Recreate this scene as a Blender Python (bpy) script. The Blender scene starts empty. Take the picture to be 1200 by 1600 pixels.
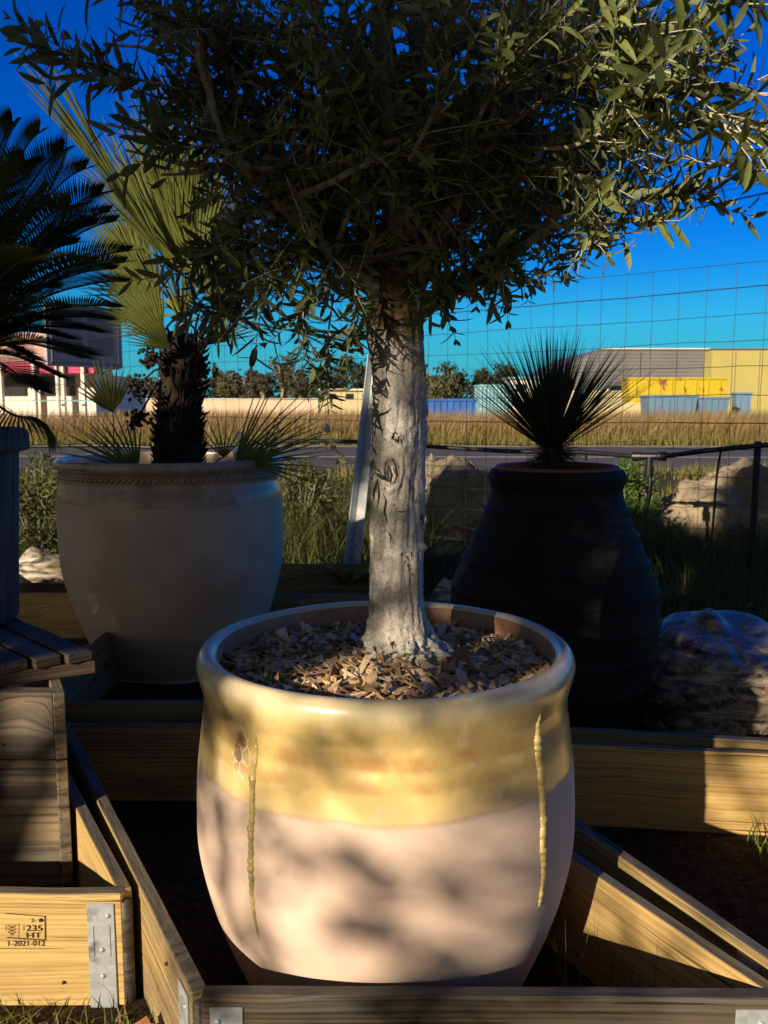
import bpy, bmesh, math, random
import numpy as np
from mathutils import Vector, Matrix, noise
PI = math.pi
R = math.radians
random.seed(7)
rng = np.random.default_rng(11)
sc = bpy.context.scene
COL = sc.collection

# ------------------------------------------------------------------ camera
CAM_H = 1.0
PITCH = R(7.1)
FPX = 1350.0                                   # focal length in pixels of the 1200x1600 photograph
cam_d = bpy.data.cameras.new('camera')
cam = bpy.data.objects.new('camera', cam_d)
COL.objects.link(cam)
cam.location = (0, 0, CAM_H)
cam.rotation_euler = (PI / 2 - PITCH, 0, 0)
cam_d.sensor_fit = 'VERTICAL'
cam_d.sensor_height = 36
cam_d.lens = 36 * FPX / 1600
cam_d.clip_start = 0.05
cam_d.clip_end = 4000
cam_d.dof.use_dof = True
cam_d.dof.focus_distance = 1.34
cam_d.dof.aperture_fstop = 14.0
sc.camera = cam

# ------------------------------------------------------------------ sky, sun, exposure
SUN_EL = R(17.5)
SUN_AZ = R(54.5)                               # the light travels towards this angle from +x
Lh = Vector((math.cos(SUN_AZ), math.sin(SUN_AZ), 0))
L = Lh * math.cos(SUN_EL) + Vector((0, 0, -math.sin(SUN_EL)))
w = bpy.data.worlds.new('World')
sc.world = w
w.use_nodes = True
wn = w.node_tree.nodes
wl = w.node_tree.links
bg = wn['Background']
sky = wn.new('ShaderNodeTexSky')
sky.sky_type = 'NISHITA'
sky.sun_disc = False
sky.sun_elevation = SUN_EL
# sun direction vector is -L; rotation measured clockwise from +y
sky.sun_rotation = math.atan2(-L.x, -L.y)
sky.air_density = 1.2
sky.dust_density = 0.2
sky.ozone_density = 3.0
sky.altitude = 100
hs = wn.new('ShaderNodeHueSaturation')
hs.inputs['Saturation'].default_value = 1.75
hs.inputs['Hue'].default_value = 0.520
wl.new(sky.outputs[0], hs.inputs['Color'])
deep = wn.new('ShaderNodeMix'); deep.data_type = 'RGBA'; deep.blend_type = 'MULTIPLY'
deep.inputs[0].default_value = 1
wl.new(hs.outputs[0], deep.inputs[6]); deep.inputs[7].default_value = (.10, 1.0, 1.80, 1)
pale = wn.new('ShaderNodeMix'); pale.data_type = 'RGBA'; pale.blend_type = 'MULTIPLY'
pale.inputs[0].default_value = 1
wl.new(sky.outputs[0], pale.inputs[6]); pale.inputs[7].default_value = (.62, .52, .45, 1)
# the clear polarised blue lies opposite the sun, the whitish aureole on the sun's side
wtc = wn.new('ShaderNodeTexCoord')
dot = wn.new('ShaderNodeVectorMath'); dot.operation = 'DOT_PRODUCT'
wl.new(wtc.outputs['Generated'], dot.inputs[0]); dot.inputs[1].default_value = (-Lh.x, -Lh.y, 0)
mr = wn.new('ShaderNodeMapRange'); wl.new(dot.outputs['Value'], mr.inputs[0])
mr.inputs[1].default_value = -.45; mr.inputs[2].default_value = -.05
mxs = wn.new('ShaderNodeMix'); mxs.data_type = 'RGBA'
# the air thickens to a pale cyan near the horizon
sp = wn.new('ShaderNodeSeparateXYZ'); wl.new(wtc.outputs['Generated'], sp.inputs[0])
me_ = wn.new('ShaderNodeMapRange'); me_.interpolation_type = 'SMOOTHSTEP'; wl.new(sp.outputs[2], me_.inputs[0])
me_.inputs[1].default_value = .16; me_.inputs[2].default_value = -.01; me_.inputs[3].default_value = 0; me_.inputs[4].default_value = .85
hz = wn.new('ShaderNodeMix'); hz.data_type = 'RGBA'
wl.new(me_.outputs[0], hz.inputs[0]); wl.new(deep.outputs[2], hz.inputs[6]); hz.inputs[7].default_value = (.9, 7.0, 10.6, 1)
wl.new(mr.outputs[0], mxs.inputs[0]); wl.new(hz.outputs[2], mxs.inputs[6]); wl.new(pale.outputs[2], mxs.inputs[7])
wl.new(mxs.outputs[2], bg.inputs[0])
bg.inputs[1].default_value = 0.045
sun_d = bpy.data.lights.new('sun', 'SUN')
sun_d.energy = 5.0
sun_d.angle = R(0.55)
sun_d.color = (1.0, 0.82, 0.58)
sun = bpy.data.objects.new('sun', sun_d)
COL.objects.link(sun)
sun.rotation_euler = L.to_track_quat('-Z', 'Y').to_euler()
sun.location = (-8, -10, 6)
sc.view_settings.view_transform = 'Standard'
sc.view_settings.look = 'None'
sc.view_settings.exposure = 0.55
sc.view_settings.gamma = 1.0

# ------------------------------------------------------------------ geometry helpers
CP, SP = math.cos(PITCH), math.sin(PITCH)
def P(px, py, Y):
    """world point on the view ray of photo pixel (px,py) at forward distance Y"""
    u, v = (px - 600) / FPX, (py - 800) / FPX
    f = CP - SP * v
    return Vector((u / f * Y, Y, CAM_H - (SP + CP * v) / f * Y))
def G(px, py, z):
    u, v = (px - 600) / FPX, (py - 800) / FPX
    f = CP - SP * v
    Y = (CAM_H - z) * f / (SP + CP * v)
    return Vector((u / f * Y, Y, z))

def link(o, parent=None):
    COL.objects.link(o)
    if parent is not None:
        o.parent = parent
    return o
def tag(o, label=None, cat=None, group=None, kind=None):
    if label: o['label'] = label
    if cat: o['category'] = cat
    if group: o['group'] = group
    if kind: o['kind'] = kind
    return o
def empty(name, loc=(0, 0, 0), rotz=0, label=None, cat=None, group=None):
    o = bpy.data.objects.new(name, None)
    o.empty_display_size = 0.1
    link(o)
    o.location = loc
    o.rotation_euler = (0, 0, rotz)
    return tag(o, label, cat, group)
def inv(parent):
    if parent is None: return Matrix.Identity(4)
    m = Matrix.LocRotScale(parent.location, parent.rotation_euler, parent.scale)
    if parent.parent is not None: m = (inv(parent.parent).inverted()) @ m
    return m.inverted()
def mesh_tris(name, V, F, mat=None, parent=None, smooth=False, rnd=None, world=True, uv=None):
    """V (n,3), F (m,k) with equal k; coordinates in world space when world=True"""
    V = np.asarray(V, dtype=np.float64)
    if world and parent is not None:
        M = np.array(inv(parent))
        V = V @ M[:3, :3].T + M[:3, 3]
    F = np.asarray(F, dtype=np.int32)
    k = F.shape[1]
    me = bpy.data.meshes.new(name)
    me.vertices.add(len(V)); me.vertices.foreach_set('co', V.astype(np.float32).ravel())
    me.loops.add(F.size); me.loops.foreach_set('vertex_index', F.ravel())
    me.polygons.add(len(F))
    me.polygons.foreach_set('loop_start', np.arange(len(F), dtype=np.int32) * k)
    me.polygons.foreach_set('loop_total', np.full(len(F), k, dtype=np.int32))
    me.polygons.foreach_set('use_smooth', np.full(len(F), smooth))
    if rnd is not None:
        a = me.attributes.new('rnd', 'FLOAT', 'POINT')
        a.data.foreach_set('value', np.asarray(rnd, dtype=np.float32))
    me.update(calc_edges=True)
    me.validate()
    if mat: me.materials.append(mat)
    o = bpy.data.objects.new(name, me)
    return link(o, parent)
class MB:
    """collects shapes (quads/tris) and links them as ONE mesh object"""
    def __init__(s): s.v = []; s.f = []
    def add(s, verts, faces):
        b = len(s.v); s.v += [tuple(x) for x in verts]; s.f += [tuple(i + b for i in f) for f in faces]; return s
    def box(s, c, d, M=None):
        hx, hy, hz = d[0] / 2, d[1] / 2, d[2] / 2
        vs = [Vector((x, y, z)) for x in (-hx, hx) for y in (-hy, hy) for z in (-hz, hz)]
        if M is not None: vs = [M @ q for q in vs]
        vs = [q + Vector(c) for q in vs]
        return s.add(vs, [(0, 1, 3, 2), (4, 6, 7, 5), (0, 4, 5, 1), (2, 3, 7, 6), (0, 2, 6, 4), (1, 5, 7, 3)])
    def bevbox(s, c, d, b, M=None):
        bm = bmesh.new(); bmesh.ops.create_cube(bm, size=1)
        for q in bm.verts: q.co = Vector((q.co.x * d[0], q.co.y * d[1], q.co.z * d[2]))
        bmesh.ops.bevel(bm, geom=bm.edges[:], offset=b, segments=2, affect='EDGES')
        vs = [q.co.copy() for q in bm.verts]; bm.verts.index_update()
        fs = [[q.index for q in f.verts] for f in bm.faces]; bm.free()
        if M is not None: vs = [M @ q for q in vs]
        return s.add([q + Vector(c) for q in vs], fs)
    def tube(s, pts, rad, n=8, cap=True):
        pts = [Vector(p) for p in pts]
        if not hasattr(rad, '__len__'): rad = [rad] * len(pts)
        V = []; up = None
        for i, p in enumerate(pts):
            t = (pts[min(i + 1, len(pts) - 1)] - pts[max(i - 1, 0)])
            t = t.normalized() if t.length > 1e-9 else Vector((0, 0, 1))
            if up is None: up = Vector((0, 0, 1)) if abs(t.z) < .9 else Vector((1, 0, 0))
            a = (up - t * up.dot(t)).normalized(); up = a; b = t.cross(a)
            for k in range(n):
                th = 2 * PI * k / n
                V.append(p + (a * math.cos(th) + b * math.sin(th)) * rad[i])
        F = []
        for i in range(len(pts) - 1):
            for k in range(n):
                F.append((i * n + k, i * n + (k + 1) % n, (i + 1) * n + (k + 1) % n, (i + 1) * n + k))
        if cap:
            F.append(tuple(range(n - 1, -1, -1))); F.append(tuple((len(pts) - 1) * n + k for k in range(n)))
        return s.add(V, F)
    def lathe(s, c, prof, n=96, wob=0.0):
        V = []
        for (r, z) in prof:
            for k in range(n):
                a = 2 * PI * k / n
                rr = r
                if wob: rr = r * (1 + wob * noise.noise(Vector((math.cos(a) * 1.2, math.sin(a) * 1.2, z * 3.0)) + Vector((5, 3, 1))))
                V.append((c[0] + rr * math.cos(a), c[1] + rr * math.sin(a), c[2] + z))
        F = []
        for i in range(len(prof) - 1):
            for k in range(n):
                F.append((i * n + k, i * n + (k + 1) % n, (i + 1) * n + (k + 1) % n, (i + 1) * n + k))
        return s.add(V, F)
    def build(s, name, mat=None, parent=None, smooth=False, world=True, autosmooth=None):
        me = bpy.data.meshes.new(name)
        V = [Vector(q) for q in s.v]
        if world and parent is not None:
            M = inv(parent); V = [M @ q for q in V]
        me.from_pydata(V, [], s.f)
        if smooth:
            me.polygons.foreach_set('use_smooth', [True] * len(me.polygons))
        me.update()
        if mat: me.materials.append(mat)
        o = bpy.data.objects.new(name, me)
        link(o, parent)
        if autosmooth:
            try: me.set_sharp_from_angle(angle=autosmooth)
            except Exception: pass
        return o
def smoothprof(pts, n=60):
    """Catmull-Rom through (r,z) points"""
    out = []
    P_ = [Vector((a, b, 0)) for a, b in pts]
    seg = len(P_) - 1
    for i in range(seg):
        p0 = P_[max(i - 1, 0)]; p1 = P_[i]; p2 = P_[i + 1]; p3 = P_[min(i + 2, seg)]
        m = max(2, n // seg)
        for j in range(m):
            t = j / m
            q = .5 * ((2 * p1) + (-p0 + p2) * t + (2 * p0 - 5 * p1 + 4 * p2 - p3) * t * t + (-p0 + 3 * p1 - 3 * p2 + p3) * t ** 3)
            out.append((q.x, q.y))
    out.append(pts[-1])
    return out
def curve3(pts, n):
    P_ = [Vector(p) for p in pts]; seg = len(P_) - 1; out = []
    for i in range(seg):
        p0 = P_[max(i - 1, 0)]; p1 = P_[i]; p2 = P_[i + 1]; p3 = P_[min(i + 2, seg)]
        for j in range(n):
            t = j / n
            out.append(.5 * ((2 * p1) + (-p0 + p2) * t + (2 * p0 - 5 * p1 + 4 * p2 - p3) * t * t + (-p0 + 3 * p1 - 3 * p2 + p3) * t ** 3))
    out.append(P_[-1]); return out

# ------------------------------------------------------------------ material helpers
class N:
    def __init__(s, name):
        s.m = bpy.data.materials.new(name); s.m.use_nodes = True
        s.t = s.m.node_tree; s.n = s.t.nodes; s.l = s.t.links
        s.p = s.n['Principled BSDF']; s.out = s.n['Material Output']
        s._c = None
    def new(s, typ, **kw):
        x = s.n.new(typ)
        for k, v in kw.items(): setattr(x, k, v)
        return x
    def set(s, sock, v):
        if isinstance(v, bpy.types.NodeSocket): s.l.new(v, sock)
        else: sock.default_value = v
    def co(s, kind='Object'):
        if s._c is None: s._c = s.new('ShaderNodeTexCoord')
        return s._c.outputs[kind]
    def map(s, vec, scale=(1, 1, 1), loc=(0, 0, 0), rot=(0, 0, 0)):
        x = s.new('ShaderNodeMapping'); s.l.new(vec, x.inputs[0])
        x.inputs['Scale'].default_value = scale; x.inputs['Location'].default_value = loc; x.inputs['Rotation'].default_value = rot
        return x.outputs[0]
    def noise(s, vec, scale, detail=4, rough=.6, dist=0, out='Fac'):
        x = s.new('ShaderNodeTexNoise'); s.l.new(vec, x.inputs['Vector'])
        x.inputs['Scale'].default_value = scale; x.inputs['Detail'].default_value = detail
        x.inputs['Roughness'].default_value = rough; x.inputs['Distortion'].default_value = dist
        return x.outputs[out]
    def voro(s, vec, scale, feature='F1', out='Distance', rnd=1):
        x = s.new('ShaderNodeTexVoronoi', feature=feature); s.l.new(vec, x.inputs['Vector'])
        x.inputs['Scale'].default_value = scale; x.inputs['Randomness'].default_value = rnd
        return x.outputs[out]
    def math(s, op, a, b=0.0, c=0.0, clamp=False):
        x = s.new('ShaderNodeMath', operation=op, use_clamp=clamp)
        s.set(x.inputs[0], a); s.set(x.inputs[1], b); s.set(x.inputs[2], c); return x.outputs[0]
    def ramp(s, fac, stops, interp='LINEAR'):
        x = s.new('ShaderNodeValToRGB'); s.set(x.inputs[0], fac)
        cr = x.color_ramp; cr.interpolation = interp
        while len(cr.elements) > 1: cr.elements.remove(cr.elements[0])
        for i, (p, c) in enumerate(stops):
            e = cr.elements[0] if i == 0 else cr.elements.new(p)
            e.position = p; e.color = c if len(c) == 4 else (*c, 1)
        return x.outputs[0]
    def step(s, x, a, b):
        m = s.new('ShaderNodeMapRange', interpolation_type='SMOOTHSTEP')
        s.set(m.inputs[0], x); s.set(m.inputs[1], a); s.set(m.inputs[2], b); m.inputs[3].default_value = 0; m.inputs[4].default_value = 1
        return m.outputs[0]
    def mix(s, fac, a, b, mode='MIX'):
        x = s.new('ShaderNodeMix', data_type='RGBA', blend_type=mode)
        s.set(x.inputs[0], fac)
        s.set(x.inputs[6], a if isinstance(a, bpy.types.NodeSocket) or len(a) == 4 else (*a, 1))
        s.set(x.inputs[7], b if isinstance(b, bpy.types.NodeSocket) or len(b) == 4 else (*b, 1))
        return x.outputs[2]
    def sep(s, vec):
        x = s.new('ShaderNodeSeparateXYZ'); s.l.new(vec, x.inputs[0]); return x.outputs
    def comb(s, x_, y_, z_):
        x = s.new('ShaderNodeCombineXYZ'); s.set(x.inputs[0], x_); s.set(x.inputs[1], y_); s.set(x.inputs[2], z_); return x.outputs[0]
    def bump(s, h, strength=.3, dist=.01, prev=None):
        x = s.new('ShaderNodeBump'); s.set(x.inputs['Height'], h); x.inputs['Strength'].default_value = strength; x.inputs['Distance'].default_value = dist
        if prev is not None: s.l.new(prev, x.inputs['Normal'])
        return x.outputs[0]
    def attr(s, name='rnd'):
        x = s.new('ShaderNodeAttribute', attribute_name=name); return x.outputs['Fac']
    def objrnd(s):
        return s.new('ShaderNodeObjectInfo').outputs['Random']
    def fin(s, color=None, rough=None, normal=None, **kw):
        if color is not None: s.set(s.p.inputs['Base Color'], color if isinstance(color, bpy.types.NodeSocket) or len(color) == 4 else (*color, 1))
        if rough is not None: s.set(s.p.inputs['Roughness'], rough)
        if normal is not None: s.l.new(normal, s.p.inputs['Normal'])
        for k, v in kw.items(): s.set(s.p.inputs[k.replace('_', ' ')], v)
        return s.m

def m_plain(name, col, rough=.7, var=.25, scale=6, bump=.15, **kw):
    n = N(name); c = n.co()
    f = n.noise(c, scale, 5)
    f2 = n.noise(c, scale * 7, 4)
    a = tuple(x * (1 - var) for x in col); b = tuple(min(1, x * (1 + var)) for x in col)
    cc = n.mix(n.step(n.math('ADD', n.math('MULTIPLY', f, .65), n.math('MULTIPLY', f2, .35)), .3, .7), a, b)
    return n.fin(cc, rough, n.bump(f2, bump, .01), **kw)

def m_wood(name, light, dark, weather=.3, greycol=(.15, .142, .132), seed=0.0, knots=1.0, topgrey=.85, grain=1.0):
    n = N(name); c = n.co()
    rn = n.objrnd()
    off = n.math('MULTIPLY', rn, 37.0)
    sx, sy, sz = n.sep(c)
    base = n.comb(n.math('ADD', sx, off), n.math('ADD', sy, seed), n.math('ADD', sz, n.math('MULTIPLY', rn, 5.0)))
    # knots: sparse cells, the grain bends round them
    kvec = n.map(base, (3.0, .6, 5.2)); kv = n.voro(kvec, 1.0)
    kn = n.math('SUBTRACT', 1.0, n.step(kv, .0, .42))
    warp = n.noise(n.map(base, (1.1, 2, 5)), 1.0, 2)
    warp2 = n.noise(n.map(base, (9, 8, 26)), 1.0, 2)
    zz = n.math('ADD', n.sep(base)[2], n.math('ADD', n.math('ADD', n.math('MULTIPLY', warp, .032), n.math('MULTIPLY', warp2, .003)), n.math('MULTIPLY', n.math('POWER', kn, 2.2), .045 * knots)))
    gvec = n.comb(n.sep(base)[0], n.sep(base)[1], zz)
    # annual rings: uneven spacing, sharp late wood
    ph = n.math('ADD', n.math('MULTIPLY', zz, 620.0 * grain), n.math('MULTIPLY', n.noise(n.map(gvec, (.2, 1, 22)), 1.0, 2), 26.0))
    rg = n.math('ADD', n.math('MULTIPLY', n.math('SINE', ph), .5), .5)
    rg = n.math('POWER', rg, 2.2)
    g1 = n.noise(n.map(gvec, (.5, 22, 115 * grain)), 1.0, 4, .6)
    g2 = n.noise(n.map(gvec, (9, 160, 800 * grain)), 1.0, 3, .7)
    rings = n.math('ADD', n.math('ADD', n.math('MULTIPLY', g1, .62), n.math('MULTIPLY', n.math('SUBTRACT', 1.0, rg), .12)), n.math('MULTIPLY', g2, .34))
    t = n.step(rings, .36, .70)
    big = n.noise(n.map(base, (1.2, 3, 5)), 1.0, 3)
    col = n.mix(t, dark, light)
    col = n.mix(n.math('MULTIPLY', n.step(big, .45, .75), .45), col, dark)
    core = n.math('SUBTRACT', 1.0, n.step(n.math('ADD', kv, n.math('MULTIPLY', n.noise(n.map(base, (60, 60, 60)), 1.0, 3), .05)), .055, .12))
    halo = n.math('SUBTRACT', 1.0, n.step(kv, .08, .26))
    col = n.mix(n.math('MULTIPLY', halo, .45 * knots), col, dark)
    col = n.mix(n.math('MULTIPLY', core, .85 * knots), col, tuple(x * .22 for x in dark))
    # weathering to silver grey, strongest on the top edges
    nz = n.sep(n.new('ShaderNodeNewGeometry').outputs['Normal'])[2]
    wn_ = n.noise(n.map(base, (2.5, 9, 9)), 1.0, 6, .7)
    wf = n.math('ADD', n.math('MULTIPLY', n.step(wn_, .42, .62), weather), n.math('MULTIPLY', n.step(nz, .5, .9), topgrey), clamp=True)
    grey = n.mix(t, tuple(x * .35 for x in greycol), greycol)
    col = n.mix(wf, col, grey)
    stain = n.step(n.noise(n.map(base, (4, 9, 13)), 1.0, 5, .7), .58, .72)
    col = n.mix(n.math('MULTIPLY', stain, .5), col, tuple(x * .4 for x in dark))
    crack = n.step(n.noise(n.map(gvec, (2.2, 40, 160)), 1.0, 2), .66, .70)
    col = n.mix(n.math('MULTIPLY', crack, .75), col, (.02, .013, .008))
    h = n.math('SUBTRACT', rings, n.math('MULTIPLY', crack, .8))
    return n.fin(col, n.math('ADD', .6, n.math('MULTIPLY', g2, .3)), n.bump(h, .8, .004), Specular_IOR_Level=.25)

M = {}
M['pine'] = m_wood('pine_wood', (.62, .45, .18), (.38, .235, .085), .12)
M['pine_old'] = m_wood('weathered_pine_wood', (.46, .335, .14), (.21, .135, .06), .55)
M['grey_wood'] = m_wood('grey_rough_wood', (.29, .215, .13), (.06, .042, .028), .75, (.13, .12, .105), 3.3, 1.5, .6, .36)
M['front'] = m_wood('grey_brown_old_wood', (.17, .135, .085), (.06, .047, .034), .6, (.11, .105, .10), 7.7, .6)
M['slat'] = m_wood('dark_slat_wood', (.14, .10, .07), (.055, .04, .03), .4, (.12, .12, .125), 5.1, .5)

def mk_galv():
    n = N('galvanised_steel'); c = n.co()
    v = n.voro(c, 90, out='Color'); g = n.sep(v)[0]
    d = n.noise(c, 18, 5)
    col = n.mix(g, (.37, .41, .45), (.46, .50, .54))
    col = n.mix(n.step(d, .52, .72), col, (.13, .12, .11))
    return n.fin(col, n.math('ADD', .32, n.math('MULTIPLY', d, .35)), n.bump(n.math('ADD', g, d), .12, .003), Metallic=.35)
M['galv'] = mk_galv()
def mk_oldsteel():
    n = N('dark_oxidised_steel'); c = n.co()
    d = n.noise(n.map(c, (1, 1, 3)), 20, 6)
    col = n.mix(n.step(d, .4, .7), (.05, .045, .042), (.13, .11, .095))
    return n.fin(col, .55, n.bump(d, .3, .004), Metallic=.5)
M['oldsteel'] = mk_oldsteel()

# ================================================================== GROUND, ROAD
def mk_ground():
    n = N('soil_and_turf'); c = n.co()
    x, y, z = n.sep(c)
    a = n.noise(c, 1.7, 5); b = n.noise(c, 30, 6, .7); d = n.noise(c, .15, 4)
    soil = n.mix(n.step(b, .35, .7), (.018, .012, .008), (.060, .042, .026))
    peb = n.voro(c, 55); soil = n.mix(n.math('MULTIPLY', n.math('SUBTRACT', 1.0, n.step(peb, .12, .2)), n.step(a, .45, .6)), soil, (.13, .11, .085))
    turf = n.mix(n.step(b, .35, .65), (.022, .034, .010), (.085, .085, .028))
    dry = n.mix(n.step(n.noise(c, 3.5, 6, .7), .35, .65), (.17, .115, .045), (.30, .215, .085))
    far = n.mix(n.step(d, .4, .6), (.20, .15, .07), (.33, .25, .12))
    col = n.mix(n.step(n.math('ADD', y, n.math('MULTIPLY', a, 1.2)), 4.0, 5.2), soil, turf)
    col = n.mix(n.step(y, 19.0, 23.0), col, dry)
    col = n.mix(n.step(y, 45.0, 70.0), col, far)
    return n.fin(col, .95, n.bump(b, .6, .02), Specular_IOR_Level=.15)
gm = MB()
def gz(x, y):
    near = max(0.0, 1 - abs(y - 3) / 6)
    return .012 * noise.noise(Vector((x * 1.3, y * 1.3, 0))) * near + .006 * noise.noise(Vector((x * 6, y * 6, 2))) * near
# fine patch near the camera, joined to a sheet that reaches the horizon
xs = [-1500, -300, -60, -20, -8] + [-5 + .1 * i for i in range(101)] + [8, 20, 60, 300, 1500]
ys = [-400, -60, -12, -3] + [-1 + .1 * i for i in range(101)] + [10, 12, 16, 25, 45, 80, 160, 400, 1500]
nx, ny = len(xs), len(ys)
V = [(x, y, gz(x, y) if -5 < x < 5 and -1 < y < 9 else 0) for y in ys for x in xs]
F = [(j * nx + i, j * nx + i + 1, (j + 1) * nx + i + 1, (j + 1) * nx + i) for j in range(ny - 1) for i in range(nx - 1)]
gm.add(V, F)
tag(gm.build('ground', mk_ground(), smooth=True), kind='structure')

def mk_road():
    n = N('asphalt'); c = n.co()
    a = n.noise(c, 60, 4); b = n.noise(n.map(c, (.15, 1.5, 1)), 1.0, 4)
    col = n.mix(a, (.045, .045, .047), (.085, .083, .080))
    col = n.mix(n.math('MULTIPLY', n.step(b, .4, .7), .5), col, (.12, .115, .105))
    return n.fin(col, .85, n.bump(a, .3, .01))
RA = R(-1.5)
def strip(name, x0, x1, y0, y1, z, mat, kind='structure', rot=RA):
    mb = MB(); k = 40; V = []; F = []
    for i in range(k + 1):
        x = x0 + (x1 - x0) * i / k
        V += [(x, y0 + x * math.tan(rot), z), (x, y1 + x * math.tan(rot), z)]
    for i in range(k): F.append((2 * i, 2 * i + 2, 2 * i + 3, 2 * i + 1))
    mb.add(V, F)
    return tag(mb.build(name, mat), kind=kind)
strip('road', -120, 120, 13.3, 20.2, .004, mk_road())
strip('road_marking', -120, 120, 16.4, 16.56, .009, m_plain('road_paint', (.62, .61, .58), .7, .15, 4))
strip('road_edge_gravel', -120, 120, 20.2, 21.0, .013, m_plain('pale_gravel', (.33, .29, .22), .95, .35, 9, .5))

# ================================================================== GRASS (stuff)
def grass(name, pos, h, wd, mat, lean=.35, parent=None, kind='stuff', label=None, cat=None, leandir=None, seg=3, curl=.6):
    """pos (n,3), h (n,), wd: width; each blade is a curved tapering strip"""
    n = len(pos)
    th = rng.uniform(0, 2 * PI, n)
    side = np.stack([np.cos(th), np.sin(th), np.zeros(n)], 1)
    la = rng.uniform(0, 2 * PI, n) if leandir is None else rng.normal(leandir, .9, n)
    ld = np.stack([np.cos(la), np.sin(la), np.zeros(n)], 1)
    lm = np.abs(rng.normal(0, lean, n))[:, None]
    Vs = []
    for i in range(seg + 1):
        t = i / seg
        c = pos + np.array([0, 0, 1.0]) * (h * (t - .18 * curl * t * t * lm[:, 0]))[:, None] + ld * (h[:, None] * lm * t ** 1.8)
        hw = (wd * (1 - t ** 1.6) * .5)
        hw = np.full(n, hw) if np.isscalar(hw) else hw
        if i < seg:
            Vs += [c - side * hw[:, None], c + side * hw[:, None]]
        else:
            Vs += [c]
    k = 2 * seg + 1
    V = np.stack(Vs, 1).reshape(-1, 3)
    f = []
    for i in range(seg - 1):
        a = 2 * i; f += [(a, a + 1, a + 3), (a, a + 3, a + 2)]
    f.append((2 * seg - 2, 2 * seg - 1, 2 * seg))
    F = (np.array(f)[None] + (np.arange(n) * k)[:, None, None]).reshape(-1, 3)
    o = mesh_tris(name, V, F, mat, parent, rnd=np.repeat(rng.random(n), k))
    return tag(o, label, cat, kind=kind)
def m_grass(name, c0, c1, c2, rough=.6, trans=.35):
    n = N(name); r = n.attr()
    col = n.ramp(r, [(0, c0), (.5, c1), (1, c2)])
    p2 = n.new('ShaderNodeBsdfTranslucent'); n.l.new(col, p2.inputs[0])
    n.fin(col, rough, Specular_IOR_Level=.3)
    mx = n.new('ShaderNodeMixShader'); mx.inputs[0].default_value = trans
    n.l.new(n.p.outputs[0], mx.inputs[1]); n.l.new(p2.outputs[0], mx.inputs[2]); n.l.new(mx.outputs[0], n.out.inputs[0])
    return n.m
M['g_green'] = m_grass('green_grass_blades', (.035, .055, .012), (.075, .10, .022), (.17, .16, .05))
M['g_dry'] = m_grass('dry_grass_blades', (.20, .125, .05), (.30, .205, .09), (.42, .32, .16))
M['g_dryg'] = m_grass('half_dry_grass_blades', (.12, .13, .03), (.22, .20, .055), (.33, .25, .09))
M['g_lush'] = m_grass('lush_grass_blades', (.07, .14, .02), (.12, .21, .03), (.20, .28, .06))

def scatter(n, x0, x1, y0, y1, thr=.0, sc_=1.0):
    x = rng.uniform(x0, x1, n); y = rng.uniform(y0, y1, n)
    if thr > -1:
        k = np.array([noise.noise(Vector((a * sc_, b * sc_, 4.2))) for a, b in zip(x, y)])
        m = k > thr; x, y = x[m], y[m]
    return np.stack([x, y, np.zeros(len(x))], 1)
# tall dry field beyond the road
p = np.concatenate([scatter(38000, -22, 22, 22.5, 30, -.35, .35), scatter(15000, -30, 30, 30, 46, -.3, .2)])
grass('dry_field_grass', p, rng.uniform(.45, .95, len(p)), .022, M['g_dry'], .32, label='tall dry brown grass covering the field beyond the road', cat='grass', leandir=0)
p = scatter(16000, -20, 20, 21.0, 23.2, -.5, .5)
grass('verge_grass', p, rng.uniform(.15, .42, len(p)), .02, M['g_dryg'], .5, label='yellow green verge grass along the far side of the road', cat='grass')
# rough grass behind the pots, this side of the road
p = np.concatenate([scatter(16000, -4.2, 1.0, 4.5, 8.5, .0, 1.1), scatter(3500, -1.6, .3, 4.6, 6.0, -.2, 2.0)])
grass('rough_grass', p, rng.uniform(.10, .42, len(p)) , .006, M['g_green'], .7, label='rough tufted grass behind the pots in front of the road', cat='grass')
p = np.concatenate([scatter(12000, .8, 4.0, 3.3, 6.5, -.1, 1.4)])
grass('shaded_grass', p, rng.uniform(.10, .34, len(p)), .006, M['g_green'], .45, label='green grass in front of the boulders on the right', cat='grass')
p = scatter(9000, -9, 9, 8.5, 13.0, -.1, .6)
grass('roadside_grass', p, rng.uniform(.08, .25, len(p)), .014, M['g_dryg'], .6, label='patchy grass on the near side of the road', cat='grass')
# turf in front of the stamped board, bottom left corner
p = scatter(1500, -.95, -.36, 1.03, 1.30, -.4, 8)
grass('corner_turf', p, rng.uniform(.008, .05, len(p)), .0032, M['g_dryg'], .9, label='short straggly turf in front of the stamped board', cat='grass')
p = np.concatenate([scatter(70, .82, 1.15, 1.72, 1.88, -1), scatter(60, .9, 1.1, 1.78, 1.9, -1)])
grass('weed_tuft', p, rng.uniform(.05, .13, len(p)), .004, M['g_lush'], .6, kind=None, label='small sunlit grass tuft before the yellow lit board at right edge', cat='grass tuft')
p = np.concatenate([scatter(40, .15, .42, 1.2, 1.32, -1), scatter(14, .28, .45, 1.3, 1.4, -1)])
grass('thin_grass', p, rng.uniform(.10, .2, len(p)), .003, M['g_green'], .4, kind='stuff', label='thin grass blades in the shaded corner of the middle frame', cat='grass')

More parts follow.
